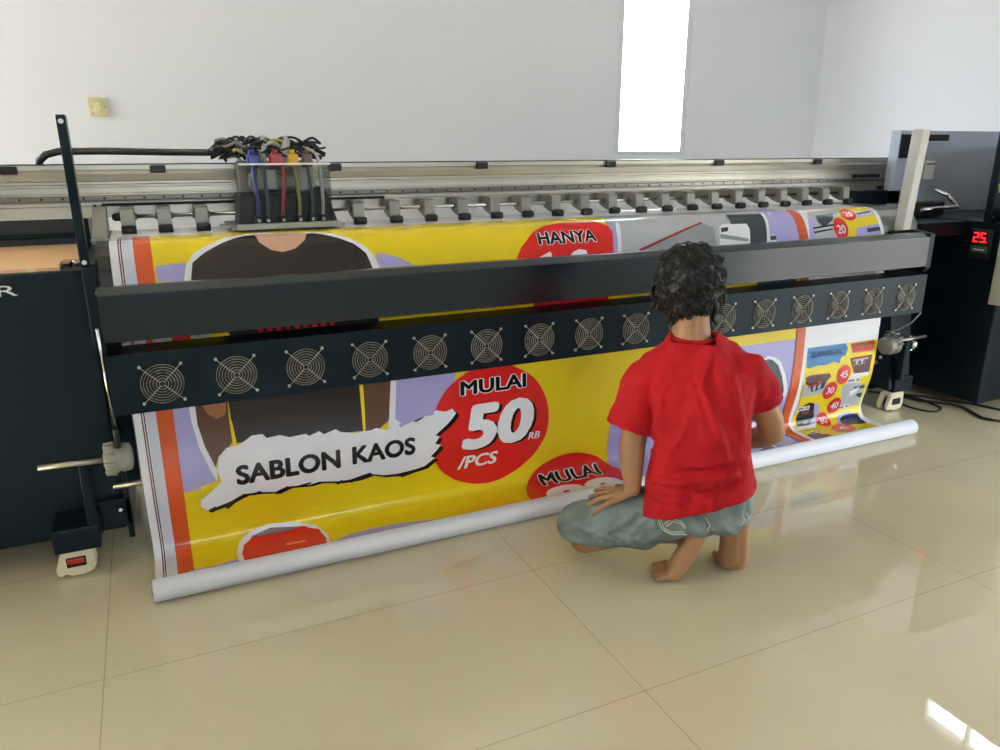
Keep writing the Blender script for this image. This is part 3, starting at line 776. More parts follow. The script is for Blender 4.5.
ink(disc(2.865, 0.395, 0.047, 0.035, 32), 'red', 8); text('20', 2.842, 2.889, 0.41, 0.382, 'white', 9, 0.02)
text('SABLON', 0.158, 0.497, 1.166, 1.095, 'ink', 9, 0.042)
text('KAOS', 0.537, 0.765, 1.163, 1.094, 'ink', 9, 0.042)
text('MULAI', 0.938, 1.201, 0.975, 0.921, 'ink', 7, 0.035, 0, 'white', 0.05)
text('50', 0.953, 1.247, 1.193, 1.017, 'ink', 7, 0.05, 0.14)
text('50', 0.941, 1.235, 1.186, 1.010, 'white', 8, 0.05, 0.14)
text('RB', 1.215, 1.264, 1.183, 1.155, 'white', 8, 0.02, 0.15)
text('/PCS', 0.930, 1.092, 1.266, 1.211, 'white', 8, 0.03, 0.15)
text('MULAI', 1.272, 1.541, 1.431, 1.360, 'ink', 7, 0.035, 0, 'white', 0.05)
text('80', 1.225, 1.575, 1.64, 1.456, 'white', 7, 0.06, 0.1)
text('HANYA', 1.280, 1.528, 0.456, 0.407, 'ink', 7, 0.035, 0, 'white', 0.05)
text('SUBURNAC', 2.636, 2.838, 1.031, 1.004, 'navy', 9, 0.02)
text('OPENING', 2.889, 3.040, 1.008, 0.992, 'maroon', 9, 0.02); text('PROMO', 2.902, 3.042, 1.031, 1.014, 'red', 9, 0.02)
ART = [
('lavender',2,[(0.008,0.862),(0.046,0.867),(0.048,0.925),(0.060,1.006),(0.087,1.093),(0.095,1.143),(0.001,1.162)]),
('white',3,[(0.044,0.867),(0.064,0.870),(0.064,0.947),(0.078,1.019),(0.104,1.097),(0.101,1.144),(0.086,1.104),(0.059,1.016),(0.047,0.935)]),
('brownskin',4,[(0.063,0.865),(0.159,0.869),(0.156,0.942),(0.162,1.013),(0.147,1.031),(0.113,1.057),(0.100,1.091),(0.077,1.019),(0.063,0.947)]),
('tan',5,[(0.082,0.887),(0.153,0.887),(0.147,0.926),(0.121,0.937),(0.098,0.918)]),
('yellow',5,[(0.156,0.932),(0.164,0.953),(0.171,1.023),(0.159,1.023)]),
('tshirt',4,[(0.159,0.869),(0.584,0.875),(0.585,1.047),(0.491,1.042),(0.343,1.034),(0.249,1.018),(0.170,1.023),(0.162,0.953)]),
('yellow',5,[(0.576,0.869),(0.589,0.871),(0.590,1.053),(0.580,1.051)]),
('brownskin',5,[(0.590,0.871),(0.686,0.875),(0.672,1.022),(0.636,1.049),(0.589,1.053)]),
('white',4,[(0.684,0.875),(0.706,0.875),(0.695,1.020),(0.717,1.042),(0.668,1.049)]),
('lavender',3,[(0.698,0.885),(0.926,0.874),(0.907,0.983),(0.925,1.061),(0.860,1.070),(0.711,1.058),(0.690,1.039)]),
('white',8,[(0.042,1.225),(0.045,1.197),(0.098,1.156),(0.113,1.143),(0.104,1.104),(0.113,1.058),(0.138,1.032),(0.179,1.028),(0.218,1.004),(0.251,1.004),(0.263,1.019),(0.306,1.016),(0.334,1.028),(0.388,1.025),(0.397,1.034),(0.432,1.023),(0.446,1.036),(0.487,1.025),(0.502,1.037),(0.552,1.049),(0.610,1.047),(0.626,1.042),(0.658,1.055),(0.701,1.039),(0.712,1.052),(0.761,1.038),(0.772,1.051),(0.800,1.027),(0.834,1.026),(0.840,1.010),(0.879,1.022),(0.905,1.014),(0.920,1.033),(0.902,1.054),(0.885,1.069),(0.839,1.102),(0.856,1.110),(0.838,1.137),(0.861,1.147),(0.822,1.183),(0.839,1.193),(0.800,1.224),(0.766,1.230),(0.699,1.235),(0.644,1.230),(0.600,1.214),(0.557,1.224),(0.494,1.223),(0.422,1.208),(0.392,1.214),(0.322,1.205),(0.282,1.220),(0.230,1.208),(0.182,1.204),(0.129,1.227),(0.077,1.240),(0.063,1.245)]),
('ink',7,[(0.052,1.236),(0.055,1.207),(0.108,1.167),(0.123,1.153),(0.113,1.113),(0.123,1.067),(0.148,1.041),(0.189,1.037),(0.228,1.013),(0.261,1.013),(0.274,1.028),(0.317,1.026),(0.345,1.038),(0.399,1.034),(0.408,1.043),(0.443,1.033),(0.458,1.046),(0.499,1.034),(0.513,1.047),(0.564,1.058),(0.622,1.057),(0.638,1.052),(0.670,1.065),(0.714,1.049),(0.724,1.062),(0.774,1.048),(0.785,1.061),(0.814,1.037),(0.847,1.036),(0.853,1.020),(0.893,1.032),(0.919,1.024),(0.933,1.044),(0.916,1.064),(0.898,1.079),(0.852,1.112),(0.869,1.121),(0.852,1.147),(0.875,1.158),(0.836,1.195),(0.854,1.205),(0.815,1.236),(0.780,1.242),(0.713,1.248),(0.657,1.242),(0.613,1.226),(0.570,1.236),(0.506,1.235),(0.434,1.219),(0.403,1.225),(0.333,1.216),(0.293,1.231),(0.240,1.219),(0.193,1.215),(0.139,1.239),(0.087,1.251),(0.073,1.256)]),
('ink',9,[(0.065,1.241),(0.087,1.233),(0.093,1.242),(0.070,1.252)]),
('ink',9,[(0.112,1.236),(0.178,1.201),(0.185,1.208),(0.123,1.252)]),
('ink',9,[(0.201,1.209),(0.227,1.201),(0.234,1.209),(0.210,1.218)]),
('ink',9,[(0.272,1.220),(0.317,1.201),(0.322,1.209),(0.282,1.230)]),
('ink',9,[(0.342,1.209),(0.392,1.202),(0.397,1.209),(0.351,1.216)]),
('ink',9,[(0.478,1.226),(0.499,1.218),(0.506,1.225),(0.485,1.236)]),
('ink',9,[(0.520,1.225),(0.600,1.207),(0.607,1.218),(0.531,1.238)]),
('ink',9,[(0.705,1.242),(0.761,1.230),(0.767,1.242),(0.716,1.253)]),
('lavender',3,[(-0.014,1.503),(0.004,1.502),(0.075,1.502),(0.135,1.490),(0.138,1.519),(0.070,1.550),(-0.019,1.590)]),
('lavender',3,[(0.418,1.516),(0.502,1.482),(0.588,1.476),(0.673,1.480),(0.776,1.502),(0.859,1.525),(0.863,1.541),(0.819,1.568),(0.636,1.597),(0.435,1.589)]),
('white',5,[(0.132,1.516),(0.132,1.453),(0.147,1.389),(0.185,1.360),(0.245,1.347),(0.324,1.354),(0.400,1.385),(0.428,1.449),(0.423,1.523),(0.404,1.576),(0.151,1.578)]),
('red',6,[(0.149,1.520),(0.146,1.470),(0.157,1.417),(0.192,1.378),(0.252,1.369),(0.360,1.380),(0.405,1.411),(0.416,1.477),(0.408,1.526),(0.396,1.572),(0.162,1.564)]),
('grey',7,[(0.182,1.381),(0.253,1.361),(0.350,1.380),(0.308,1.388),(0.210,1.387)]),
('pink',7,[(0.285,1.461),(0.353,1.466),(0.346,1.477),(0.288,1.476)]),
('lavender',3,[(1.591,1.140),(1.586,1.203),(1.601,1.353),(1.599,1.402),(1.615,1.453),(1.649,1.529),(2.465,1.504),(2.510,0.987),(2.310,0.991),(2.019,1.053),(1.721,1.099)]),
('white',4,[(2.381,0.992),(2.419,1.002),(2.456,1.022),(2.497,1.088),(2.526,1.169),(2.523,1.209),(2.500,1.237),(2.468,1.264),(2.433,1.300),(2.369,1.349),(2.292,1.298),(2.277,1.041)]),
('slate',5,[(2.382,1.004),(2.411,1.014),(2.445,1.039),(2.478,1.095),(2.502,1.165),(2.500,1.200),(2.466,1.226),(2.422,1.235),(2.377,1.312),(2.310,1.280),(2.277,1.041)]),
('slate',4,[(2.210,1.545),(2.245,1.519),(2.372,1.480),(2.377,1.540),(2.312,1.567)]),
('white',4,[(2.379,1.488),(2.393,1.485),(2.392,1.537),(2.374,1.543)]),
('lavender',2,[(0.006,0.449),(0.089,0.445),(0.084,0.503),(0.003,0.497)]),
('white',3,[(0.075,0.504),(0.088,0.453),(0.116,0.415),(0.183,0.376),(0.254,0.317),(0.316,0.293),(0.515,0.343),(0.578,0.379),(0.634,0.417),(0.660,0.449),(0.678,0.495),(0.680,0.547)]),
('tshirt',4,[(0.095,0.505),(0.107,0.447),(0.151,0.413),(0.203,0.383),(0.273,0.345),(0.318,0.336),(0.490,0.352),(0.546,0.381),(0.603,0.411),(0.640,0.448),(0.653,0.494),(0.657,0.546)]),
('skin',5,[(0.298,0.320),(0.467,0.350),(0.451,0.390),(0.415,0.421),(0.376,0.430),(0.341,0.421),(0.309,0.391)]),
('lavender',2,[(0.673,0.450),(0.709,0.455),(0.756,0.473),(0.798,0.498),(0.825,0.521),(0.830,0.558),(0.673,0.547)]),
('red',5,[(1.163,0.534),(1.180,0.502),(1.207,0.462),(1.270,0.404),(1.332,0.375),(1.422,0.357),(1.546,0.361),(1.595,0.392),(1.605,0.421),(1.592,0.498),(1.587,0.561)]),
('white',6,[(1.265,0.504),(1.321,0.482),(1.325,0.491),(1.318,0.544),(1.254,0.540)]),
('white',6,[(1.394,0.513),(1.415,0.489),(1.443,0.480),(1.473,0.486),(1.479,0.510),(1.475,0.554),(1.391,0.548)]),
('lavender',4,[(1.596,0.359),(1.622,0.362),(1.635,0.388),(1.643,0.423),(1.619,0.563),(1.576,0.560),(1.605,0.421)]),
('white',6,[(1.637,0.377),(1.651,0.378),(1.642,0.423),(1.614,0.563),(1.597,0.562),(1.620,0.452),(1.623,0.417)]),
('palegrey',3,[(1.653,0.366),(2.188,0.343),(2.113,0.661),(1.602,0.650)]),
('midgrey',5,[(1.707,0.501),(2.039,0.400),(2.090,0.427),(2.084,0.501),(1.702,0.527)]),
('darkred',6,[(1.708,0.495),(2.038,0.397),(2.040,0.404),(1.712,0.505)]),
('slate',5,[(2.195,0.355),(2.376,0.360),(2.373,0.407),(2.371,0.486),(2.360,0.514),(2.241,0.508),(2.273,0.433),(2.184,0.419)]),
('white',6,[(2.119,0.426),(2.140,0.414),(2.267,0.417),(2.274,0.443),(2.254,0.527),(2.096,0.518)]),
('slate',7,[(2.125,0.431),(2.164,0.428),(2.157,0.445),(2.122,0.448)]),
('midgrey',7,[(2.114,0.455),(2.256,0.481),(2.253,0.494),(2.110,0.473)]),
('lavender',4,[(2.422,0.343),(2.573,0.336),(2.544,0.414),(2.526,0.532),(2.353,0.523),(2.379,0.438)]),
('white',6,[(2.376,0.360),(2.398,0.352),(2.385,0.418),(2.365,0.524),(2.347,0.523),(2.369,0.427)]),
('white',6,[(2.361,0.476),(2.405,0.472),(2.406,0.526),(2.353,0.523)]),
('slate',7,[(2.373,0.477),(2.407,0.475),(2.405,0.493),(2.373,0.494)]),
('palegrey',6,[(2.633,0.377),(2.856,0.347),(2.780,0.414),(2.785,0.492),(2.742,0.510),(2.587,0.512)]),
('lavender',7,[(2.615,0.407),(2.657,0.406),(2.626,0.509),(2.588,0.509)]),
('slate',8,[(2.664,0.396),(2.777,0.387),(2.755,0.424),(2.690,0.453),(2.666,0.430)]),
('ink',8,[(2.625,0.450),(2.754,0.440),(2.754,0.447),(2.626,0.458)]),
('ink',8,[(2.626,0.470),(2.741,0.460),(2.742,0.465),(2.627,0.477)]),
('yellow',5,[(2.641,0.371),(2.894,0.337),(3.034,0.351),(3.034,0.414),(3.034,0.559),(2.596,0.541)]),
('palegrey',6,[(2.914,0.387),(3.034,0.372),(3.034,0.408),(2.907,0.419)]),
('ink',7,[(2.924,0.392),(3.017,0.382),(3.012,0.391),(2.919,0.401)]),
('lavender',6,[(2.889,0.462),(3.034,0.450),(3.034,0.499),(2.878,0.502)]),
('slate',7,[(2.950,0.469),(3.034,0.465),(3.034,0.481),(2.951,0.487)]),
('yellow',4,[(2.600,0.982),(3.058,0.987),(3.058,0.989),(3.058,1.027),(3.058,1.088),(3.058,1.212),(3.046,1.288),(3.051,1.346),(3.027,1.392),(2.997,1.454),(3.032,1.544),(2.909,1.562),(2.655,1.530),(2.544,1.529),(2.596,1.396),(2.628,1.289),(2.609,1.111)]),
('blue',5,[(2.605,0.983),(2.727,0.984),(2.847,0.986),(2.866,1.010),(2.858,1.042),(2.829,1.047),(2.826,1.076),(2.789,1.064),(2.743,1.073),(2.685,1.070),(2.635,1.077),(2.619,1.069)]),
('orange',5,[(2.878,0.991),(3.034,0.989),(3.034,1.041),(2.901,1.036)]),
('maroon',5,[(2.888,1.059),(3.034,1.057),(3.034,1.077),(3.034,1.149),(2.934,1.138)]),
('palegrey',6,[(2.909,1.075),(3.000,1.074),(3.000,1.097),(2.914,1.094)]),
('white',6,[(2.914,1.140),(3.034,1.144),(3.034,1.160),(2.921,1.160)]),
('maroon',6,[(2.624,1.117),(2.651,1.110),(2.771,1.116),(2.785,1.134),(2.761,1.154),(2.670,1.169),(2.631,1.152)]),
('palegrey',5,[(2.619,1.158),(2.767,1.143),(2.770,1.179),(2.764,1.218),(2.631,1.222)]),
('slate',6,[(2.659,1.163),(2.759,1.150),(2.752,1.185),(2.680,1.198)]),
('palegrey',5,[(2.875,1.198),(2.920,1.184),(3.034,1.201),(3.034,1.256),(3.034,1.323),(2.918,1.318)]),
('slate',6,[(2.956,1.214),(3.031,1.210),(3.034,1.230),(2.967,1.228)]),
('slate',6,[(2.999,1.254),(3.034,1.252),(3.034,1.286),(2.993,1.262)]),
('lavender',5,[(2.692,1.257),(2.763,1.277),(2.786,1.345),(2.724,1.407),(2.684,1.394)]),
('ink',6,[(2.634,1.359),(2.636,1.314),(2.658,1.268),(2.691,1.255),(2.727,1.267),(2.748,1.340),(2.720,1.365),(2.702,1.383),(2.631,1.375)]),
('brownskin',7,[(2.654,1.293),(2.707,1.293),(2.706,1.321),(2.667,1.319)]),
('white',6,[(2.625,1.382),(2.749,1.379),(2.724,1.407),(2.601,1.405)]),
('navy',6,[(2.897,1.387),(2.928,1.366),(2.976,1.362),(3.024,1.369),(3.020,1.398),(3.001,1.460),(2.940,1.450),(2.880,1.441)]),
('lavender',5,[(2.873,1.392),(2.916,1.353),(2.978,1.350),(2.993,1.369),(2.867,1.461),(2.855,1.418)]),
('maroon',6,[(2.621,1.455),(2.688,1.464),(2.724,1.501),(2.642,1.524),(2.603,1.517)]),
('green',5,[(2.868,1.504),(2.982,1.501),(3.013,1.526),(3.020,1.546),(2.883,1.551),(2.828,1.547)]),
('blue',6,[(2.970,1.528),(3.013,1.526),(3.027,1.549),(2.917,1.556)])
]
for m_, l_, p_ in ART: ink(p_, m_, l_)
# small print on the flyer
for (x0, x1, t, n) in ((2.625, 2.70, 1.285, 1), (2.90, 2.985, 1.172, 1), (2.885, 2.975, 1.318, 1), (2.65, 2.72, 1.447, 1)):
    ink(rect(x0, x1, t-0.012, t+0.012), 'white', 7)
    for k in range(7):
        if k != 4: ink(rect(x0+0.005+(x1-x0-0.01)*k/7, x0+0.005+(x1-x0-0.01)*(k+0.7)/7, t-0.006, t+0.006), 'navy', 8)
for (x, t) in ((2.92, 1.09), (2.955, 1.092), (2.99, 1.088)):
    ink(disc(x, t, 0.012, 0.017, 12), 'slate', 7); ink(disc(x, t+0.004, 0.006, 0.008, 10), 'tan', 8)
ink(rect(2.905, 3.01, 1.066, 1.074), 'pink', 7)
for (x, t) in ((2.66, 1.185), (2.69, 1.178), (2.72, 1.172)):
    ink(disc(x, t, 0.010, 0.014, 12), 'palegrey', 8); ink(rect(x-0.012, x+0.012, t-0.022, t-0.015), 'red', 8)
ink([(2.94, 1.235), (3.0, 1.215), (2.985, 1.245), (2.95, 1.262)], 'white', 7)
ink([(2.668, 1.36), (2.705, 1.352), (2.70, 1.375), (2.672, 1.38)], 'grey', 8)
SH.build('sheet', bn)
# the wound-up part on the floor, printed side inside
b = MB('vinyl_back')
RC = (2.15, 0.034); n = 36
prof_r = [(0.006, 0.004), (0.012, 0.002), (0.016, 0.006), (0.024, 0.002), (0.028, 0.006), (0.031, 0.001), (0.033, 0.0), (0.033, 3.206), (0.031, 3.205), (0.028, 3.200), (0.024, 3.204), (0.016, 3.200), (0.012, 3.204), (0.006, 3.202)]
M = Matrix.Translation((-0.116, RC[0], RC[1])) @ Matrix.Rotation(PI/2, 4, 'Y')
b.lathe(prof_r, M, None, 40)
b.tube([(-0.118, RC[0]+0.010*math.cos(a), RC[1]+0.010*math.sin(a)) for a in [2*PI*k/16 for k in range(16)]], 0.003, 'print_midgrey', 6, True)
b.build('roll', bn)['label'] = 'white rolled-up end of the banner lying on the floor'

# ------------------------------------------------------------------ the person squatting at the banner
# body frame: r to the person's right, f forward (away from the viewer), z up
PA = math.radians(40.0)
EF = Vector((math.sin(PA), math.cos(PA), 0)); ER = Vector((math.cos(PA), -math.sin(PA), 0))
def PW(r, f, z): return ER*r + EF*f + Vector((0, 0, z))
POR = PW(0.06, 2.15, 0)
pe = thing('person', 'barefoot person with black hair in red T-shirt and jeans, kneeling with back turned', 'person', POR)
class Blob:
    """overlapping shapes fused into one continuous skin"""
    def __init__(s): s.mb = MB('skin')
    def chain(s, pts, n=20):
        """pts: (r, f, z, radius) joints of a limb"""
        for (a, c) in zip(pts, pts[1:]):
            A, C = Vector(a[:3]), Vector(c[:3]); N = 5
            s.mb.tube([A.lerp(C, k/N) for k in range(N+1)], [a[3]+(c[3]-a[3])*k/N for k in range(N+1)], None, n)
        for p in pts: s.ball(p[:3], (p[3],)*3)
        return s
    def ball(s, c, rad, rot=None, seg=20):
        b = bmesh.new(); bmesh.ops.create_uvsphere(b, u_segments=seg, v_segments=seg//2+2, radius=1)
        M = Matrix.Translation(c)
        if rot is not None: M = M @ rot.to_4x4()
        s.mb.add(b, None, M @ Matrix.Diagonal((rad[0], rad[1], rad[2], 1)))
        return s
    def rings(s, R, n=40, e=2.3):
        """R: (r, f, z, half width, half depth, tilt in z per r)"""
        b = bmesh.new(); L = []
        for (r, f, z, hw, hd, tl) in R:
            row = []
            for k in range(n):
                a = 2*PI*k/n; cx, sy = math.cos(a), math.sin(a)
                u = hw*math.copysign(abs(cx)**(2/e), cx); w = hd*math.copysign(abs(sy)**(2/e), sy)
                row.append(b.verts.new((r+u, f+w, z+tl*u)))
            L.append(row)
        for A, B in zip(L, L[1:]):
            for k in range(n): b.faces.new((A[k], A[(k+1) % n], B[(k+1) % n], B[k]))
        b.faces.new(L[0][::-1]); b.faces.new(L[-1])
        bmesh.ops.recalc_face_normals(b, faces=b.faces[:])
        s.mb.add(b); return s
    def fuse(s, voxel, smooth=4):
        me = bpy.data.meshes.new('blob'); s.mb.bm.to_mesh(me); s.mb.bm.free()
        o = bpy.data.objects.new('blob', me); COL.objects.link(o)
        m = o.modifiers.new('r', 'REMESH'); m.mode = 'VOXEL'; m.voxel_size = voxel
        if smooth:
            q = o.modifiers.new('s', 'SMOOTH'); q.factor = 0.5; q.iterations = smooth
        dg = bpy.context.evaluated_depsgraph_get(); dg.update()
        m2 = bpy.data.meshes.new_from_object(o.evaluated_get(dg))
        bpy.data.objects.remove(o); bpy.data.meshes.remove(me)
        b = bmesh.new(); b.from_mesh(m2); bpy.data.meshes.remove(m2)
        for f in b.faces: f.smooth = True
        b.normal_update()
        return b
def to_world(b):
    for v in b.verts: v.co = PW(*v.co)
    b.normal_update()
def finish(b, name, m, parent=None):
    mb = MB(m); mb.add(b); return mb.build(name, parent or pe)
from mathutils import noise as _nz
def wrinkle(b, amp, sc, seed=0.0, stretch=(1, 1, 1)):
    for v in b.verts:
        c = v.co
        n = _nz.fractal(Vector((c.x*sc*stretch[0]+seed, c.y*sc*stretch[1], c.z*sc*stretch[2])), 1.0, 2.0, 3)
        v.co = c + v.normal*amp*n
def creases(b, lines, front=False):
    """lines: ((r0, z0), (r1, z1), width, height) ridges on the back of the cloth"""
    for v in b.verts:
        if v.normal.y > -0.15: continue
        p = Vector((v.co.x, v.co.z)); d = 0
        for (a, c, w, h) in lines:
            a_, c_ = Vector(a), Vector(c); ab = c_-a_; t = max(0, min(1, (p-a_).dot(ab)/ab.dot(ab)))
            q = (p-a_-ab*t); dist = q.length
            fade = math.sin(PI*min(1, max(0.0, 0.12+0.76*t)))
            d += 1.7*h*fade*math.exp(-(dist/w)**2)
        v.co += v.normal*d*min(1, -v.normal.y*1.5)

# --- body: one continuous skin
B = Blob()
HC = Vector((-0.037, 2.292, 0.885))                       # head centre
B.ball(HC + Vector((0, 0.005, 0.02)), (0.074, 0.092, 0.088))
B.ball(HC + Vector((0, 0.035, -0.045)), (0.058, 0.062, 0.070))
B.ball(HC + Vector((0, 0.072, -0.088)), (0.030, 0.022, 0.022))          # chin
B.chain([(HC.x, HC.y+0.097, HC.z+0.01, 0.010), (HC.x, HC.y+0.112, HC.z-0.024, 0.013)], 10)      # nose
for sx in (-1, 1):
    B.ball(HC + Vector((sx*0.030, 0.086, 0.018)), (0.015, 0.010, 0.011))   # eyes
    B.ball(HC + Vector((sx*0.076, 0.005, -0.012)), (0.010, 0.020, 0.032), Matrix.Rotation(0.3*sx, 3, 'Z'))   # ears
B.ball(HC + Vector((0, 0.092, -0.055)), (0.024, 0.010, 0.008)); B.ball(HC + Vector((0, 0.090, -0.066)), (0.020, 0.010, 0.007))   # lips
B.chain([(-0.018, 2.235, 0.70, 0.062), (-0.022, 2.252, 0.765, 0.054), (-0.032, 2.275, 0.83, 0.053)])
# trunk under the shirt
B.rings([(0.04, 2.15, 0.22, 0.12, 0.09, 0.1), (0.036, 2.15, 0.34, 0.115, 0.085, 0.1), (0.033, 2.165, 0.46, 0.11, 0.085, 0.1), (0.02, 2.19, 0.58, 0.13, 0.085, 0.1), (0.01, 2.21, 0.66, 0.10, 0.06, 0.1), (-0.01, 2.23, 0.72, 0.055, 0.05, 0)], 28, 2)
# left arm down to the thigh
B.chain([(-0.095, 2.20, 0.628, 0.044), (-0.150, 2.19, 0.56, 0.047), (-0.163, 2.175, 0.45, 0.041), (-0.168, 2.165, 0.40, 0.040), (-0.166, 2.14, 0.345, 0.037), (-0.158, 2.12, 0.30, 0.028), (-0.160, 2.112, 0.278, 0.027)])
# left hand: palm and five fingers spread on the thigh
def hand(wrist, knuckles, tips, thumb, pr_, fr):
    w = Vector(wrist)
    for k, kn in enumerate(knuckles):
        kn = Vector(kn); base = w.lerp(kn, 0.12)
        B.chain([tuple(base)+(pr_*1.05,), tuple(w.lerp(kn, 0.6))+(pr_,), tuple(kn)+(fr*1.15,)], 12)
        t = Vector(tips[k][0]); e = Vector(tips[k][1])
        B.chain([tuple(kn)+(fr*1.12,), tuple(t)+(fr*1.02,), tuple(t.lerp(e, 0.55))+(fr*0.95,), tuple(e)+(fr*0.8,)], 12)
    B.chain([tuple(q)+(r_,) for q, r_ in zip(thumb, (pr_, fr*1.3, fr*1.15, fr*0.95))], 12)
hand((-0.162, 2.108, 0.266),
     [(-0.222, 2.066, 0.243), (-0.227, 2.089, 0.253), (-0.226, 2.112, 0.257), (-0.220, 2.135, 0.257)],
     [((-0.246, 2.045, 0.232), (-0.262, 2.030, 0.219)), ((-0.257, 2.078, 0.243), (-0.284, 2.070, 0.225)), ((-0.257, 2.112, 0.247), (-0.285, 2.112, 0.232)), ((-0.250, 2.145, 0.250), (-0.276, 2.152, 0.238))],
     [(-0.172, 2.125, 0.262), (-0.185, 2.155, 0.256), (-0.200, 2.178, 0.248), (-0.214, 2.194, 0.240)], 0.0135, 0.0085)
# right arm, elbow out, hand forward on the other knee
B.chain([(0.122, 2.20, 0.640, 0.044), (0.174, 2.217, 0.58, 0.044), (0.226, 2.25, 0.49, 0.040), (0.236, 2.262, 0.446, 0.040), (0.222, 2.31, 0.412, 0.037), (0.172, 2.405, 0.355, 0.029), (0.160, 2.43, 0.342, 0.027)])
hand((0.150, 2.438, 0.336),
     [(0.170, 2.50, 0.330), (0.148, 2.508, 0.335), (0.126, 2.508, 0.336), (0.104, 2.498, 0.332)],
     [((0.174, 2.53, 0.312), (0.176, 2.548, 0.288)), ((0.148, 2.542, 0.318), (0.148, 2.563, 0.292)), ((0.122, 2.542, 0.318), (0.120, 2.563, 0.292)), ((0.098, 2.53, 0.314), (0.094, 2.548, 0.290))],
     [(0.128, 2.448, 0.336), (0.104, 2.455, 0.334), (0.085, 2.470, 0.328), (0.072, 2.486, 0.318)], 0.0135, 0.0085)
# left leg folded: knee on the floor to the left, shin back under the thigh, foot on its toes
B.chain([(-0.05, 2.15, 0.22, 0.075), (-0.20, 2.14, 0.155, 0.062), (-0.32, 2.165, 0.10, 0.055)])
B.chain([(-0.305, 2.172, 0.060, 0.052), (-0.20, 2.190, 0.078, 0.044), (-0.09, 2.175, 0.110, 0.040), (0.0, 2.14, 0.135, 0.033), (0.036, 2.128, 0.150, 0.030)])
B.chain([(0.040, 2.108, 0.150, 0.029), (0.022, 2.098, 0.105, 0.028), (0.004, 2.088, 0.062, 0.028), (-0.012, 2.078, 0.030, 0.024)])
B.chain([(0.044, 2.140, 0.146, 0.027), (0.020, 2.128, 0.10, 0.026), (0.0, 2.122, 0.060, 0.026), (-0.014, 2.118, 0.030, 0.024)])
B.ball((-0.010, 2.096, 0.026), (0.026, 0.042, 0.024))
B.chain([(0.044, 2.124, 0.148, 0.030), (0.024, 2.112, 0.10, 0.029), (0.002, 2.104, 0.06, 0.028)])
for k in range(5):
    f = 2.062 + k*0.0185; r_ = 0.0085 + 0.0008*k + (0.002 if k == 4 else 0); o_ = 0.006*(k in (1, 2, 3)) + 0.008*(k == 4)
    B.chain([(-0.018, f+0.002, 0.022, r_+0.002), (-0.042-o_*0.6, f-0.003+0.001*k, 0.021, r_), (-0.058-o_, f-0.006+0.002*k, 0.0115, r_*0.95), (-0.068-o_, f-0.007+0.002*k, 0.0105, r_*0.85)], 10)
# right leg: squatting on the ball of the foot, knee up in front
B.chain([(0.105, 2.17, 0.255, 0.075), (0.12, 2.34, 0.255, 0.062), (0.125, 2.49, 0.255, 0.052)])
B.chain([(0.125, 2.495, 0.235, 0.051), (0.135, 2.41, 0.215, 0.048), (0.150, 2.31, 0.20, 0.040), (0.156, 2.255, 0.18, 0.032)])
B.chain([(0.140, 2.21, 0.195, 0.031), (0.140, 2.195, 0.14, 0.029), (0.142, 2.19, 0.085, 0.029), (0.140, 2.192, 0.034, 0.029)])
B.chain([(0.166, 2.21, 0.195, 0.030), (0.172, 2.195, 0.14, 0.027), (0.175, 2.19, 0.085, 0.027), (0.176, 2.192, 0.034, 0.026)])
B.ball((0.158, 2.198, 0.028), (0.044, 0.028, 0.027))
B.chain([(0.154, 2.205, 0.19, 0.032), (0.158, 2.190, 0.11, 0.030), (0.158, 2.188, 0.05, 0.029)])
for k in range(5):
    r0 = 0.122 + k*0.0185; q = 0.0125 - 0.0011*k
    B.chain([(r0+0.004, 2.21, 0.024, q+0.002), (r0-0.001-0.008*(k == 0), 2.236-0.003*k, 0.020, q), (r0-0.004-0.010*(k == 0), 2.262-0.006*k, 0.012, q*0.92)], 10)
bb = B.fuse(0.0042, 3)
lowest = min(v.co.z for v in bb.verts)
for v in bb.verts: v.co.z = max(v.co.z, 0.0015)
to_world(bb); finish(bb, 'body', 'skin')

# --- jeans
J = Blob()
J.rings([(0.045, 2.145, 0.168, 0.10, 0.075, 0.12), (0.045, 2.145, 0.20, 0.145, 0.108, 0.15), (0.045, 2.15, 0.26, 0.152, 0.115, 0.15), (0.04, 2.155, 0.36, 0.125, 0.095, 0.1)], 36, 2.2)
J.ball((-0.025, 2.115, 0.225), (0.092, 0.080, 0.078)); J.ball((0.118, 2.125, 0.245), (0.080, 0.078, 0.070))
J.chain([(-0.04, 2.145, 0.205, 0.088), (-0.17, 2.135, 0.158, 0.082), (-0.27, 2.148, 0.124, 0.079), (-0.318, 2.165, 0.104, 0.076)])
J.chain([(-0.318, 2.165, 0.102, 0.075), (-0.25, 2.165, 0.108, 0.072), (-0.13, 2.155, 0.135, 0.070)])
J.chain([(0.105, 2.16, 0.250, 0.086), (0.12, 2.34, 0.255, 0.074), (0.125, 2.49, 0.255, 0.064)])
J.chain([(0.125, 2.495, 0.240, 0.064), (0.132, 2.42, 0.220, 0.060)])
jb = J.fuse(0.006, 5)
wrinkle(jb, 0.011, 9, 3.1, (1.2, 1, 0.8)); jb.normal_update(); wrinkle(jb, 0.003, 30, 9.7, (1.7, 1, 0.6)); jb.normal_update()
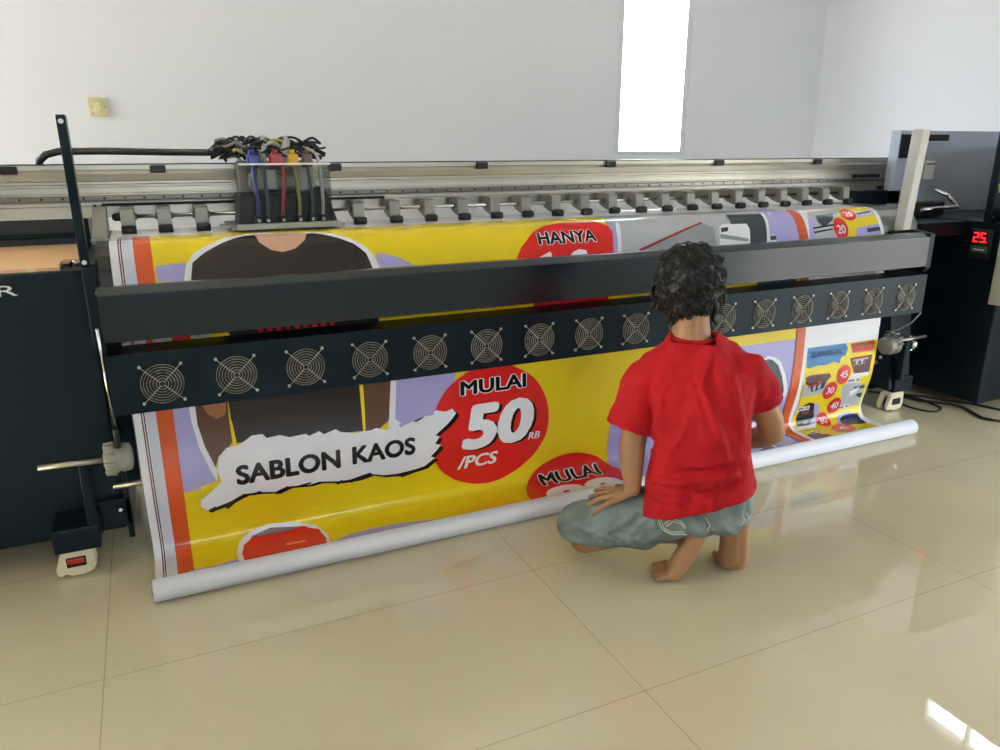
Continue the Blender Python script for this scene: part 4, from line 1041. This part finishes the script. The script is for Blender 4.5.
creases(jb, [((-0.10, 0.215), (-0.20, 0.10), 0.008, 0.006), ((-0.13, 0.225), (-0.25, 0.13), 0.007, 0.006), ((-0.16, 0.12), (-0.34, 0.16), 0.008, 0.005), ((-0.20, 0.17), (-0.36, 0.12), 0.007, 0.006), ((-0.06, 0.17), (-0.16, 0.09), 0.007, 0.006), ((-0.28, 0.17), (-0.37, 0.10), 0.006, 0.005), ((0.05, 0.26), (0.08, 0.18), 0.007, -0.006), ((0.10, 0.25), (0.15, 0.19), 0.008, 0.005), ((-0.24, 0.09), (-0.36, 0.08), 0.006, 0.004), ((-0.09, 0.13), (-0.22, 0.15), 0.006, 0.004)])
# open cuff: the underside at the knee is cut so the bare shin shows
bmesh.ops.delete(jb, geom=[v for v in jb.verts if (v.co.z < 0.072 and v.co.x < -0.15)], context='VERTS')
for _ in range(4):
    for v in [v for v in jb.verts if v.is_boundary]:
        nb = [e.other_vert(v) for e in v.link_edges if e.is_boundary]
        if len(nb) == 2: v.co = v.co*0.4 + (nb[0].co+nb[1].co)*0.3
jb.normal_update()
to_world(jb)
JT = BVHTree.FromBMesh(jb)
jo = finish(jb, 'jeans', 'denim')
md = jo.modifiers.new('cloth_thickness', 'SOLIDIFY'); md.thickness = 0.004; md.offset = 0
def on_jeans(r, z, lift=0.0015):
    """point on the seat of the jeans as seen from behind"""
    o = PW(r, 1.6, z); h = JT.ray_cast(o, EF)
    return None if h[0] is None else h[0] + h[1]*lift if h[1].dot(EF) < 0 else h[0] - h[1]*lift
def stitch_line(pts, m, rad, name, parent, lift=0.0012):
    P = []
    for (a, c) in zip(pts, pts[1:]):
        for k in range(8): P.append((a[0]+(c[0]-a[0])*k/8, a[1]+(c[1]-a[1])*k/8))
    P.append(pts[-1])
    Q = [q for q in (on_jeans(x, z, lift) for x, z in P) if q is not None]
    b = MB(m)
    if len(Q) > 2: b.tube(Q, rad, None, 6)
    return b
PK = [(-0.080, 0.236), (-0.066, 0.196), (-0.040, 0.180), (0.012, 0.182), (0.018, 0.215), (0.014, 0.250)]
pk = MB('denim')
bm = bmesh.new(); NX, NZ = 12, 8; grid = {}
for i in range(NX+1):
    for j in range(NZ+1):
        u, w = i/NX, j/NZ
        x = (-0.078+0.024*(1-w)) + ((0.016) - (-0.078+0.024*(1-w)))*u; z = 0.184 + (0.232+0.016*u - 0.184)*w
        q = on_jeans(x, z, 0.004)
        if q is not None: grid[i, j] = bm.verts.new(q)
for i in range(NX):
    for j in range(NZ):
        k = [(i, j), (i+1, j), (i+1, j+1), (i, j+1)]
        if all(c in grid for c in k): bm.faces.new([grid[c] for c in k]).smooth = True
bmesh.ops.recalc_face_normals(bm, faces=bm.faces[:])
pk.add(bm, 'denim'); pko = pk.build('back_pocket', jo)
st_ = MB('stitch')
for off, rad in ((0.0, 0.0022), (0.008, 0.0016)):
    pts = [(-0.076+off, 0.232), (-0.056+off*0.8, 0.190+off), (-0.030, 0.182+off), (0.012-off, 0.184+off)]
    q = stitch_line(pts, 'stitch', rad, '', None, 0.0055); st_.add(q.bm, 'stitch')
for pts in ([(-0.050, 0.214), (-0.035, 0.232), (-0.010, 0.226), (0.010, 0.208)], [(-0.045, 0.208), (-0.032, 0.224), (-0.010, 0.219), (0.008, 0.202)], [(-0.072, 0.236), (0.016, 0.248)]):
    q = stitch_line(pts, 'stitch', 0.0018, '', None, 0.0055); st_.add(q.bm, 'stitch')
st_.build('pocket_stitching', pko)
for pts in ([(0.172, 0.262), (0.180, 0.246), (0.170, 0.225)], [(0.160, 0.262), (0.168, 0.244), (0.158, 0.224)], [(0.06, 0.25), (0.075, 0.225), (0.07, 0.20)]):
    q = stitch_line(pts, 'stitch', 0.0016, '', None, 0.002); st2 = MB('stitch'); st2.add(q.bm, 'stitch'); st2.build('seam_stitching', jo)

# --- red T-shirt
T = Blob()
T.rings([(0.034, 2.135, 0.222, 0.166, 0.128, 0.30), (0.035, 2.138, 0.27, 0.158, 0.124, 0.25), (0.036, 2.142, 0.33, 0.148, 0.118, 0.16), (0.035, 2.15, 0.42, 0.136, 0.112, 0.10), (0.032, 2.165, 0.51, 0.139, 0.114, 0.10),
         (0.022, 2.185, 0.59, 0.158, 0.112, 0.10), (0.014, 2.20, 0.645, 0.166, 0.100, 0.10), (0.006, 2.215, 0.688, 0.138, 0.086, 0.09), (-0.006, 2.228, 0.715, 0.090, 0.072, 0.05), (-0.012, 2.238, 0.738, 0.070, 0.064, 0.0)], 48, 2.25)
T.chain([(-0.112, 2.20, 0.632, 0.060), (-0.158, 2.19, 0.56, 0.066), (-0.178, 2.176, 0.465, 0.070)])
T.chain([(0.138, 2.20, 0.645, 0.060), (0.174, 2.215, 0.60, 0.061), (0.204, 2.235, 0.54, 0.057)])
tb_ = T.fuse(0.006, 5)
wrinkle(tb_, 0.013, 9, 1.7, (1.4, 1, 0.5)); tb_.normal_update()
creases(tb_, [((0.042, 0.720), (0.016, 0.60), 0.008, 0.009), ((0.012, 0.66), (0.105, 0.43), 0.012, 0.011), ((0.10, 0.66), (0.145, 0.47), 0.012, 0.010), ((0.055, 0.70), (0.11, 0.55), 0.011, 0.008),
              ((-0.085, 0.63), (-0.09, 0.47), 0.014, 0.008), ((-0.01, 0.62), (0.07, 0.46), 0.013, 0.008), ((-0.09, 0.335), (0.13, 0.385), 0.010, 0.012), ((-0.05, 0.37), (0.15, 0.41), 0.010, -0.010), ((0.0, 0.31), (0.16, 0.36), 0.011, -0.008),
              ((-0.10, 0.29), (0.02, 0.30), 0.012, 0.008), ((-0.06, 0.40), (0.0, 0.55), 0.012, 0.006)])
tb_.normal_update(); wrinkle(tb_, 0.0025, 34, 5.5)
# cut the openings: hem, sleeves, collar
def inside_cut(v):
    c = v.co
    if c.z < 0.258 + 0.33*(c.x-0.034) and c.z < 0.36: return True
    if c.z > 0.729 and abs(c.x+0.012) < 0.06: return True
    d = c - Vector((-0.178, 2.176, 0.465)); ax = Vector((-0.020, -0.014, -0.095)).normalized()
    if d.dot(ax) > 0.016 + 0.05*(c.x+0.178) and d.length < 0.10: return True
    d = c - Vector((0.204, 2.235, 0.54)); ax = Vector((0.030, 0.020, -0.060)).normalized()
    if d.dot(ax) > -0.008 and (d - ax*d.dot(ax)).length < 0.068 and d.length < 0.10 and c.x > 0.150: return True
    return False
bmesh.ops.delete(tb_, geom=[v for v in tb_.verts if inside_cut(v)], context='VERTS')
for _ in range(3):   # even out the cut edges
    for v in [v for v in tb_.verts if v.is_boundary]:
        nb = [e.other_vert(v) for e in v.link_edges if e.is_boundary]
        if len(nb) == 2: v.co = v.co*0.4 + (nb[0].co+nb[1].co)*0.3
tb_.normal_update(); to_world(tb_)
TT = BVHTree.FromBMesh(tb_)
to = finish(tb_, 't_shirt', 'red_cotton')
md = to.modifiers.new('cloth_thickness', 'SOLIDIFY'); md.thickness = 0.004; md.offset = 0
c_ = MB('red_cotton')
c_.tube([PW(-0.012+0.066*math.cos(a), 2.240+0.060*math.sin(a), 0.732+0.006*math.sin(a)) for a in [2*PI*k/32 for k in range(32)]], 0.0085, None, 8, True)
c_.build('collar', to)

# --- hair
H_ = Blob()
H_.ball(HC + Vector((0.0, -0.012, 0.022)), (0.097, 0.112, 0.095))
H_.ball(HC + Vector((0.0, -0.045, -0.035)), (0.082, 0.062, 0.068))
H_.ball(HC + Vector((-0.002, -0.042, -0.080)), (0.066, 0.042, 0.036))
for sx in (-1, 1): H_.ball(HC + Vector((sx*0.082, 0.0, -0.03)), (0.022, 0.035, 0.055))
hb = H_.fuse(0.006, 3)
wrinkle(hb, 0.012, 26, 2.2); hb.normal_update()
HT = BVHTree.FromBMesh(hb)
roots = []
random.seed(21)
vs = [v for v in hb.verts if v.co.y < HC.y+0.07]
for v in random.sample(vs, min(2200, len(vs))): roots.append((v.co.copy(), v.normal.copy()))
to_world(hb)
hm = MB('hair'); hm.add(hb)
for p, n in roots:
    up = p.z > HC.z+0.02
    fall = Vector((0, 0, -1))
    if p.z > HC.z + 0.06: fall = Vector((random.uniform(-1, 1), random.uniform(-1, 0.6), -0.1)).normalized()
    L = random.uniform(0.012, 0.026); tw = random.uniform(-1.0, 1.0); side = n.cross(fall)
    pts = []; q = p - n*0.003; d = (n*0.55 + fall*0.5 + side*tw*0.8).normalized()
    for k in range(7):
        pts.append(PW(*q)); q = q + d*(L/6)
        d = (d + fall*0.12 - n*0.22 + side*0.75*math.sin(k*1.3+tw*3)).normalized()
    hm.tube(pts, [0.0019, 0.0021, 0.0021, 0.0019, 0.0016, 0.0013, 0.0007], None, 5)
for (x, y, z, dx) in ((-0.098, 0.01, -0.02, -1), (-0.102, -0.01, -0.03, -1), (0.090, -0.01, -0.03, 0.9), (0.096, 0.01, -0.04, 1), (0.080, -0.035, -0.06, 0.6), (-0.088, -0.03, -0.03, -0.6)):
    p = HC + Vector((x*0.95, y, z)); pts = []
    for k in range(9): pts.append(PW(p.x + dx*(0.010*math.sin(k*0.9)+0.012*(k/8)), p.y + 0.004*math.cos(k), p.z + 0.02 - 0.0105*k))
    hm.tube(pts, [0.005, 0.007, 0.008, 0.008, 0.0075, 0.007, 0.006, 0.004, 0.001], None, 6)
hm.build('hair', pe)

# ------------------------------------------------------------------ tidy up
for o in bpy.data.objects:
    if '_o' in o: del o['_o']
